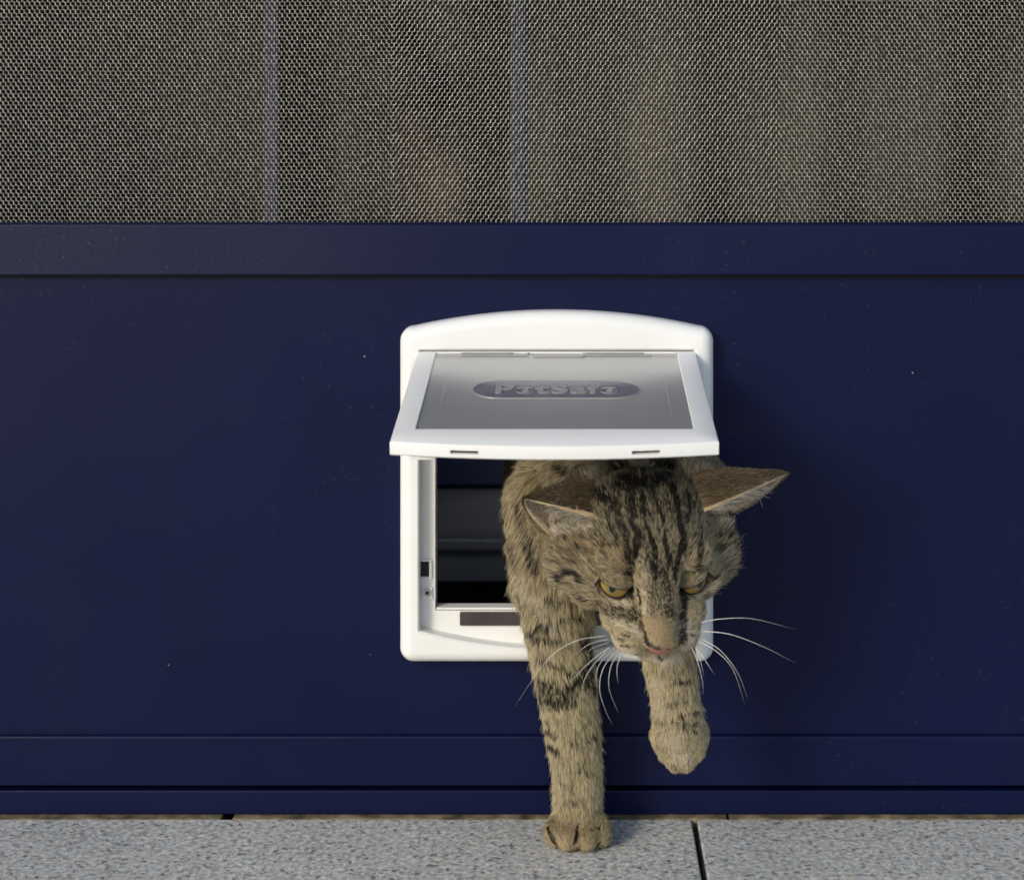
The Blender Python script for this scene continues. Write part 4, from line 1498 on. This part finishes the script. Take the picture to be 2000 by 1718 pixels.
# nose leather and lip line in head space
Q = (AV - HC) / (0.001 * SCL)
hr, hu, hf = Q @ HR, Q @ HU, Q @ HF
nosew = (hf > 58) & (hu < -15.6) & (hu > -27) & (np.abs(hr) < 9.0 - 0.7 * np.clip(-16 - hu, 0, 9)) & ~isear
NOSEW = nosew.astype(float)
SKINC[nosew] = (0.36, 0.135, 0.10)
cme = bpy.data.meshes.new('cat')
cme.vertices.add(len(AV))
cme.vertices.foreach_set('co', AV.astype(np.float32).ravel())
cme.loops.add(AF.size)
cme.loops.foreach_set('vertex_index', AF.ravel().astype(np.int32))
cme.polygons.add(len(AF))
cme.polygons.foreach_set('loop_start', np.arange(0, AF.size, 3, dtype=np.int32))
cme.polygons.foreach_set('use_smooth', np.ones(len(AF), bool))
cme.update()
cme.validate()
ca = cme.attributes.new('coat', 'FLOAT_COLOR', 'POINT')
ca.data.foreach_set('color', np.concatenate([SKINC, np.ones((len(AV), 1))], 1).astype(np.float32).ravel())


def attr_mat(name, attr, rough, bmp=0):
    m, nt, b = new_mat(name)
    a = node(nt, 'ShaderNodeAttribute')
    a.attribute_name = attr
    nt.links.new(a.outputs['Color'], b.inputs['Base Color'])
    b.inputs['Roughness'].default_value = rough
    if bmp:
        n = noise_node(nt, 700, 3)
        bump(nt, b, n.outputs[0], bmp)
    return m


cme.materials.append(attr_mat('cat_skin', 'coat', 0.7, 0.0003))
cat = bpy.data.objects.new('cat', cme)
link(cat)
tag(cat, 'brown tabby cat stepping out through the white pet door with one forepaw lifted', 'cat')

# ---- fur
VIS = 1.0


def make_fur():
    v0, v1, v2 = AV[AF[:, 0]], AV[AF[:, 1]], AV[AF[:, 2]]
    area = 0.5 * np.linalg.norm(np.cross(v1 - v0, v2 - v0), axis=1)
    cy = (v0[:, 1] + v1[:, 1] + v2[:, 1]) / 3
    cf = lambda a: (a[AF[:, 0]] + a[AF[:, 1]] + a[AF[:, 2]]) / 3
    L = cf(flen)
    # denser where the coat is short
    dens = np.clip(7.0 / np.clip(L, 1.5, 20), 0.75, 2.6)
    dens = np.where(cy > 0.03, 0.25, dens)
    fn = np.cross(v1 - v0, v2 - v0)
    fn /= np.linalg.norm(fn, axis=1, keepdims=True) + 1e-15
    dens = np.where(fn[:, 1] > 0.55, dens * 0.5, dens)          # the far side
    dens = np.where(cf(EYEIN) > 0.01, 0, dens)
    dens = np.where(cf(LID) > 0.45, 0, dens)
    dens = np.where(cf(NOSEW) > 0.3, 0, dens)
    dens = np.where(cf(isear.astype(float) * (EARSIDE > 0.5)) > 0.5, 0.55, dens)
    dens = np.where(cf(isear.astype(float) * (np.abs(EARSIDE) < 0.5)) > 0.5, 3.0, dens)
    # roots buried under another part grow nothing
    p = area * dens
    N = int(FUR_N)
    r5 = np.random.default_rng(21)
    f = r5.choice(len(AF), N, p=p / p.sum())
    a, b = r5.random(N), r5.random(N)
    sw = a + b > 1
    a[sw], b[sw] = 1 - a[sw], 1 - b[sw]
    w_ = np.stack([1 - a - b, a, b], 1)
    vi = AF[f]
    itp = lambda arr: (arr[vi] * (w_[:, :, None] if arr.ndim == 2 else w_)).sum(1)
    P = itp(AV)
    Nn = itp(AN)
    Nn /= np.linalg.norm(Nn, axis=1, keepdims=True)
    Tt = itp(tang)
    Tt /= np.linalg.norm(Tt, axis=1, keepdims=True) + 1e-9
    ln = itp(flen) * 0.001
    lid = itp(LID)
    ear = EARSIDE[vi[:, 0]]
    ev, eu = itp(EARV), itp(EARU)
    ek = EARK[vi[:, 0]]
    W = {n: itp(reg[n]) for n in reg}
    d_, p_, r_ = coat(P)
    d_ = np.maximum(d_, body_stripes(P) * np.clip((P[:, 1] - 0.004) / 0.02, 0, 1))
    # tufts: neighbours lean the same way
    tuft = np.stack([fract_noise(P, 900, s) for s in (4, 5, 6)], 1)
    tuft2 = np.stack([fract_noise(P, 260, s) for s in (7, 8, 9)], 1)
    jit = r5.normal(size=(N, 3))
    lift = np.full(N, 0.42)
    lift = np.where(ear >= 0, 0.48, lift)
    face = W['bridge'] + W['nose'] + W['pad'] + W['brow'] + W['toe'] + W['paw']
    lift = lift - 0.10 * face
    long_ = np.clip(ln / 0.010, 0.3, 1.3)
    d0 = Nn * lift[:, None] + Tt + jit * 0.10 + tuft * 0.05 * long_[:, None] + tuft2 * 0.10
    d0 /= np.linalg.norm(d0, axis=1, keepdims=True)
    ln = ln * r5.uniform(0.65, 1.15, N)
    stray = r5.random(N) < 0.025
    ln = np.where(stray & (ear < 0), ln * 1.45, ln)
    d0 = np.where((stray & (ear < 0))[:, None], d0 + Nn * 0.45, d0)
    # long soft hairs in front of the ear openings
    tuftear = (ear > 0.5) & (eu < 0.55) & (ev < 0.62)
    for k, e in enumerate(EARS):
        m_ = tuftear & (ek == k)
        out = e['tip'] - (e['Fb'] + e['Bb']) / 2
        out /= np.linalg.norm(out)
        dd = out * 0.75 - e['up'] * 0.35 + Nn * 0.35 + jit * 0.2
        dd /= np.linalg.norm(dd, axis=1, keepdims=True)
        d0[m_] = dd[m_]
        ln[m_] = 0.011 * r5.uniform(0.6, 1.2, m_.sum())
    d0 /= np.linalg.norm(d0, axis=1, keepdims=True)
    bend = Tt * 0.55 + np.array([0, 0, -0.18]) - Nn * 0.22
    K = 5
    pts = np.zeros((N, K, 3))
    pts[:, 0] = P - Nn * 0.0002
    cur = d0.copy()
    for k in range(1, K):
        pts[:, k] = pts[:, k - 1] + cur * (ln / (K - 1))[:, None]
        cur = cur + bend * 0.22 + jit[:, ::-1] * 0.035
        cur /= np.linalg.norm(cur, axis=1, keepdims=True)
    # clumps: every hair leans to a guide hair near it and shares some of its colour
    NG = N // 9
    kd = KDTree(NG)
    Pl = P[:NG].tolist()
    for i in range(NG):
        kd.insert(Pl[i], i)
    kd.balance()
    gi = np.fromiter((kd.find(q)[1] for q in P.tolist()), dtype=np.int64, count=N)
    tk = np.linspace(0, 1, K)[None, :, None]
    near_ = (np.linalg.norm(P - P[gi], axis=1) < 0.004)[:, None, None]
    cl = 0.40 * tk ** 1.3 * near_ * (ear < 0.5)[:, None, None]
    pts = pts + cl * (pts[gi] + (P - P[gi])[:, None, :] * 0.35 - pts)
    # do not let hair dip into the stone
    pts[:, :, 2] = np.maximum(pts[:, :, 2], 0.0004)
    # colour: agouti ticking, each hair banded
    t = np.linspace(0, 1, K)[None, :, None]
    ug = r5.random(N)
    u1 = np.where(r5.random(N) < 0.6, ug[gi], r5.random(N))
    bg = r5.uniform(0.68, 1.32, N)[gi][:, None]
    u2 = np.where(r5.random(N) < 0.6, r5.random(N)[gi], r5.random(N))
    tanv = np.array([0.51, 0.42, 0.245]) * (0.8 + 0.4 * r5.random((N, 1))) * bg
    tanv = tanv * (1 - 0.20 * np.clip(W['cranium'] + W['cheek'] + W['brow'], 0, 1))[:, None]
    greyer = np.clip(W['cranium'] + 0.4 * W['neck'] + 0.3 * W['trunk'], 0, 1)[:, None]
    tanv = tanv * (1 - 0.18 * greyer) + np.array([0.28, 0.25, 0.18]) * 0.18 * greyer
    tanv = tanv + 0.35 * (W['fore'] + W['fore2'] + W['paw2'] + W['toe2'] + W['upper'] * 0.5)[:, None] * (np.array([0.62, 0.535, 0.325]) - tanv)
    tanv = tanv + 0.30 * (W['paw'] + W['toe'])[:, None] * (np.array([0.42, 0.30, 0.15]) - tanv)
    darkc = np.array([0.010, 0.0085, 0.007]) * (0.6 + 0.9 * r5.random((N, 1)))
    tick = np.clip(0.34 + 0.40 * W['cranium'] + 0.28 * W['cheek'] + 0.25 * W['neck'] + 0.25 * (W['trunk'] + W['shoulder'] + W['chest']) + 0.12 * W['bridge'] + 0.15 * W['brow'] - 0.14 * (W['fore'] + W['fore2'] + W['paw'] + W['paw2'] + W['pad'] + W['toe']), 0.08, 0.8)
    isdark = (u1 < np.clip(d_ * 1.0, 0, 1) * 0.94).astype(float)
    isgrizz = (u2 < tick * 0.62).astype(float)
    col = np.tile(tanv[:, None, :], (1, K, 1))
    # plain hair: darker root, pale band, brown tip
    rootd = 0.55 + 0.45 * np.clip(t * 2.4, 0, 1)
    tipd = 1 - 0.30 * np.clip((t - 0.7) / 0.3, 0, 1)
    col = col * rootd * tipd
    gz = np.array([0.075, 0.055, 0.035])[None, None, :] * np.ones((N, K, 1))
    band = np.clip(1 - np.abs(t - 0.62) / 0.22, 0, 1)
    gz = gz + band * (tanv[:, None, :] * 0.9 - gz) * 0.55
    col = col + isgrizz[:, None, None] * (gz - col)
    dk = np.tile(darkc[:, None, :], (1, K, 1))
    col = col + isdark[:, None, None] * (dk - col)
    pc = np.array([0.70, 0.62, 0.49]) * (0.85 + 0.3 * r5.random((N, 1)))
    pm = (r5.random(N) < p_)[:, None, None]
    col = np.where(pm & (isdark < 0.5)[:, None, None], pc[:, None, :] * (0.8 + 0.2 * t), col)
    rc = np.array([0.43, 0.30, 0.15]) * (0.7 + 0.6 * r5.random((N, 1)))
    rm = (r5.random(N) < r_)[:, None, None]
    col = np.where(rm & (isdark < 0.5)[:, None, None], rc[:, None, :] * (0.8 + 0.2 * t), col)
    # ears: brown backs with front-edge and tip shade painted in, pale grey inside
    eo = (ear >= 0) & (ear < 0.5)
    ec = np.where(r5.random((N, 1)) < 0.5, np.array([0.38, 0.265, 0.14]), np.array([0.13, 0.085, 0.045])) * (0.5 + 0.9 * r5.random((N, 1))) * bg
    drk = np.clip(1.1 - eu * 3.4, 0, 1) * 0.75 * np.where(ek == 1, 1.0, 0.45)  # painted shade above the front edge, deeper on the left ear
    ec = ec * (1 - drk[:, None]) + drk[:, None] * np.array([0.022, 0.014, 0.009])
    ec = np.where((r5.random(N) < np.clip((eu - 0.25) * 2.2, 0, 0.75) * np.clip(1.5 - ev * 1.3, 0.25, 1))[:, None] & eo[:, None], np.array([0.36, 0.275, 0.155]) * (0.6 + 0.7 * r5.random((N, 1))) * bg, ec)
    edgeh = eo & (eu < 0.022)
    ec = np.where(edgeh[:, None], np.array([0.74, 0.58, 0.36]), ec * (1 - 0.55 * np.clip((ev - 0.5) * 2.2, 0, 1))[:, None])  # rim glow and tip shade painted into the hair colour
    col = np.where(eo[:, None, None], ec[:, None, :], col)
    bl = (r5.random(N) < np.clip(1.3 - ev * 2.2, 0, 1))[:, None]
    ec = np.where(bl & eo[:, None], col[:, 2] * 0.8, ec)
    ei = ear > 0.5
    ic = np.where(r5.random((N, 1)) < 0.62, np.array([0.50, 0.46, 0.38]), np.array([0.10, 0.085, 0.07])) * (0.7 + 0.5 * r5.random((N, 1)))
    col = np.where(ei[:, None, None], ic[:, None, :], col)
    col = col * (1 - lid[:, None, None] * 0.8)
    rad0 = np.where(ear >= 0, 0.000100, 0.000092) * r5.uniform(0.8, 1.25, N) * np.clip(0.45 + ln / 0.012, 0.6, 1.12)
    prof = np.array([1.0, 1.0, 0.85, 0.6, 0.16])
    rad = rad0[:, None] * prof[None, :]
    hc = bpy.data.hair_curves.new('fur')
    hc.add_curves([K] * N)
    hc.attributes['position'].data.foreach_set('vector', pts.astype(np.float32).ravel())
    ra = hc.attributes.get('radius') or hc.attributes.new('radius', 'FLOAT', 'POINT')
    ra.data.foreach_set('value', rad.astype(np.float32).ravel())
    fa = hc.attributes.new('fur_color', 'FLOAT_COLOR', 'POINT')
    fa.data.foreach_set('color', np.concatenate([np.clip(col, 0.004, 0.9), np.ones((N, K, 1))], 2).astype(np.float32).ravel())
    m = bpy.data.materials.new('fur')
    m.use_nodes = True
    nt = m.node_tree
    nt.nodes.remove(nt.nodes['Principled BSDF'])
    at_ = node(nt, 'ShaderNodeAttribute')
    at_.attribute_name = 'fur_color'
    hb = node(nt, 'ShaderNodeBsdfHairPrincipled')
    hb.parametrization = 'COLOR'
    nt.links.new(at_.outputs['Color'], hb.inputs['Color'])
    hb.inputs['Roughness'].default_value = 0.5
    hb.inputs['Radial Roughness'].default_value = 0.55
    hb.inputs['Coat'].default_value = 0.0
    df = node(nt, 'ShaderNodeBsdfDiffuse')
    nt.links.new(at_.outputs['Color'], df.inputs['Color'])
    mx = node(nt, 'ShaderNodeMixShader')
    mx.inputs[0].default_value = 0.60
    nt.links.new(hb.outputs[0], mx.inputs[1])
    nt.links.new(df.outputs[0], mx.inputs[2])
    nt.links.new(mx.outputs[0], nt.nodes['Material Output'].inputs['Surface'])
    hc.materials.append(m)
    o = bpy.data.objects.new('fur', hc)
    link(o, cat)
    tag(o, kind='stuff')


FUR_N = 560000
make_fur()

# ---- eyes
def eye_mat():
    m, nt, b = new_mat('amber_eye')
    tc = node(nt, 'ShaderNodeTexCoord')
    sp = node(nt, 'ShaderNodeSeparateXYZ')
    nt.links.new(tc.outputs['Object'], sp.inputs[0])
    # local Z looks out of the eye; X across, Y up the slit pupil
    sc1 = node(nt, 'ShaderNodeMapping')
    sc1.inputs['Scale'].default_value = (1 / 0.0023, 1 / 0.0042, 0)
    nt.links.new(tc.outputs['Object'], sc1.inputs[0])
    ln1 = node(nt, 'ShaderNodeVectorMath', operation='LENGTH')
    nt.links.new(sc1.outputs[0], ln1.inputs[0])
    pup = ramp(nt, ln1.outputs['Value'], [(0.82, (0, 0, 0)), (1.0, (1, 1, 1))])
    sc2 = node(nt, 'ShaderNodeMapping')
    sc2.inputs['Scale'].default_value = (1 / 0.0104, 1 / 0.0104, 0)
    nt.links.new(tc.outputs['Object'], sc2.inputs[0])
    ln2 = node(nt, 'ShaderNodeVectorMath', operation='LENGTH')
    nt.links.new(sc2.outputs[0], ln2.inputs[0])
    nz = noise_node(nt, 900, 3)
    ad = node(nt, 'ShaderNodeMath', operation='MULTIPLY_ADD')
    ad.inputs[1].default_value = 0.18
    nt.links.new(nz.outputs[0], ad.inputs[0])
    nt.links.new(ln2.outputs['Value'], ad.inputs[2])
    iris = ramp(nt, ad.outputs[0], [(0.30, (0.13, 0.125, 0.055)), (0.58, (0.22, 0.16, 0.04)), (0.86, (0.46, 0.25, 0.03)), (1.04, (0.02, 0.014, 0.01))])
    c = mixc(nt, pup.outputs[0], (0.004, 0.004, 0.004), iris.outputs[0])
    nt.links.new(c, b.inputs['Base Color'])
    b.inputs['Roughness'].default_value = 0.06
    b.inputs['Coat Weight'].default_value = 0.6
    b.inputs['Coat Roughness'].default_value = 0.02
    return m


EM = eye_mat()
for e in EYES:
    bm = bmesh.new()
    bmesh.ops.create_uvsphere(bm, u_segments=32, v_segments=20, radius=ER)
    o = bm_obj('eye', bm, EM, None, True)
    # gaze lowered
    lk = Vector(e['look'] * 0.98 + np.array(e['up']) * 0.10).normalized()
    X = Vector(e['ax'])
    X = (X - X.dot(lk) * lk).normalized()
    Y = lk.cross(X)
    o.matrix_world = Matrix.Translation(Vector(e['c'])) @ Matrix((X, Y, lk)).transposed().to_4x4()
    mw = o.matrix_world.copy()
    o.parent = cat
    o.matrix_world = mw

# ---- whiskers
WM = simple('whisker_white', (0.80, 0.78, 0.74), 0.35)


def whisker(pts, r0):
    P = [Vector(p) for p in pts]
    # Catmull-Rom through the control points
    Q = []
    ext = [P[0] * 2 - P[1]] + P + [P[-1] * 2 - P[-2]]
    for i in range(1, len(ext) - 2):
        for k in range(8):
            t = k / 8
            a, b, c, d = ext[i - 1:i + 3]
            Q.append(0.5 * ((2 * b) + (c - a) * t + (2 * a - 5 * b + 4 * c - d) * t * t + (3 * b - a - 3 * c + d) * t ** 3))
    Q.append(P[-1])
    V, F = [], []
    K = 5
    for i, q in enumerate(Q):
        d = (Q[min(i + 1, len(Q) - 1)] - Q[max(i - 1, 0)]).normalized()
        e1 = d.cross(Vector((0.3, 1, 0.2))).normalized()
        e2 = d.cross(e1)
        r = r0 * (1 - 0.92 * i / (len(Q) - 1))
        for k in range(K):
            a = 2 * math.pi * k / K
            V.append(q + (e1 * math.cos(a) + e2 * math.sin(a)) * r)
    for i in range(len(Q) - 1):
        for k in range(K):
            F.append((i * K + k, i * K + (k + 1) % K, (i + 1) * K + (k + 1) % K, (i + 1) * K + k))
    F.append(tuple(range(K))[::-1])
    F.append(tuple(range((len(Q) - 1) * K, len(Q) * K)))
    mesh_obj('whisker', V, F, WM, cat, True)


WH = [  # (pixel x, pixel y, metres out) control points, root first
    [(1184, 1241, .160), (1128, 1250, .170), (1083, 1275, .172), (1048, 1315, .168), (1006, 1378, .160)],
    [(1190, 1247, .160), (1150, 1258, .168), (1122, 1280, .170)],
    [(1192, 1262, .162), (1155, 1290, .172), (1126, 1318, .174), (1108, 1338, .172)],
    [(1186, 1270, .160), (1156, 1302, .172), (1140, 1332, .174), (1138, 1362, .172)],
    [(1192, 1272, .160), (1170, 1298, .172), (1164, 1325, .174), (1168, 1345, .172)],
    [(1202, 1272, .160), (1178, 1305, .172), (1171, 1345, .174), (1182, 1385, .172), (1196, 1414, .168)],
    [(1206, 1276, .160), (1192, 1305, .170), (1190, 1345, .172), (1207, 1390, .170)],
    [(1212, 1279, .160), (1205, 1305, .168), (1207, 1335, .170)],
    [(1188, 1255, .158), (1160, 1264, .166), (1148, 1272, .168)],
    [(1368, 1215, .148), (1410, 1208, .156), (1470, 1208, .158), (1552, 1228, .152)],
    [(1370, 1232, .148), (1425, 1238, .158), (1490, 1262, .160), (1552, 1293, .154)],
    [(1362, 1250, .150), (1400, 1272, .160), (1432, 1308, .162), (1455, 1376, .158)],
    [(1366, 1246, .148), (1405, 1268, .156), (1440, 1312, .158), (1460, 1362, .154)],
    [(1348, 1258, .152), (1362, 1290, .160), (1372, 1330, .160), (1373, 1355, .158)],
    [(1358, 1262, .150), (1368, 1290, .158), (1375, 1320, .158)],
    [(1352, 1255, .150), (1378, 1290, .156), (1396, 1318, .156)],
    [(1395, 1085, .110), (1425, 1062, .112), (1460, 1040, .108)],
    [(1390, 1100, .110), (1425, 1082, .112), (1462, 1066, .108)],
]
for i, c in enumerate(WH):
    whisker([at(*p) for p in c], 0.00022 if i < 16 else 0.00011)
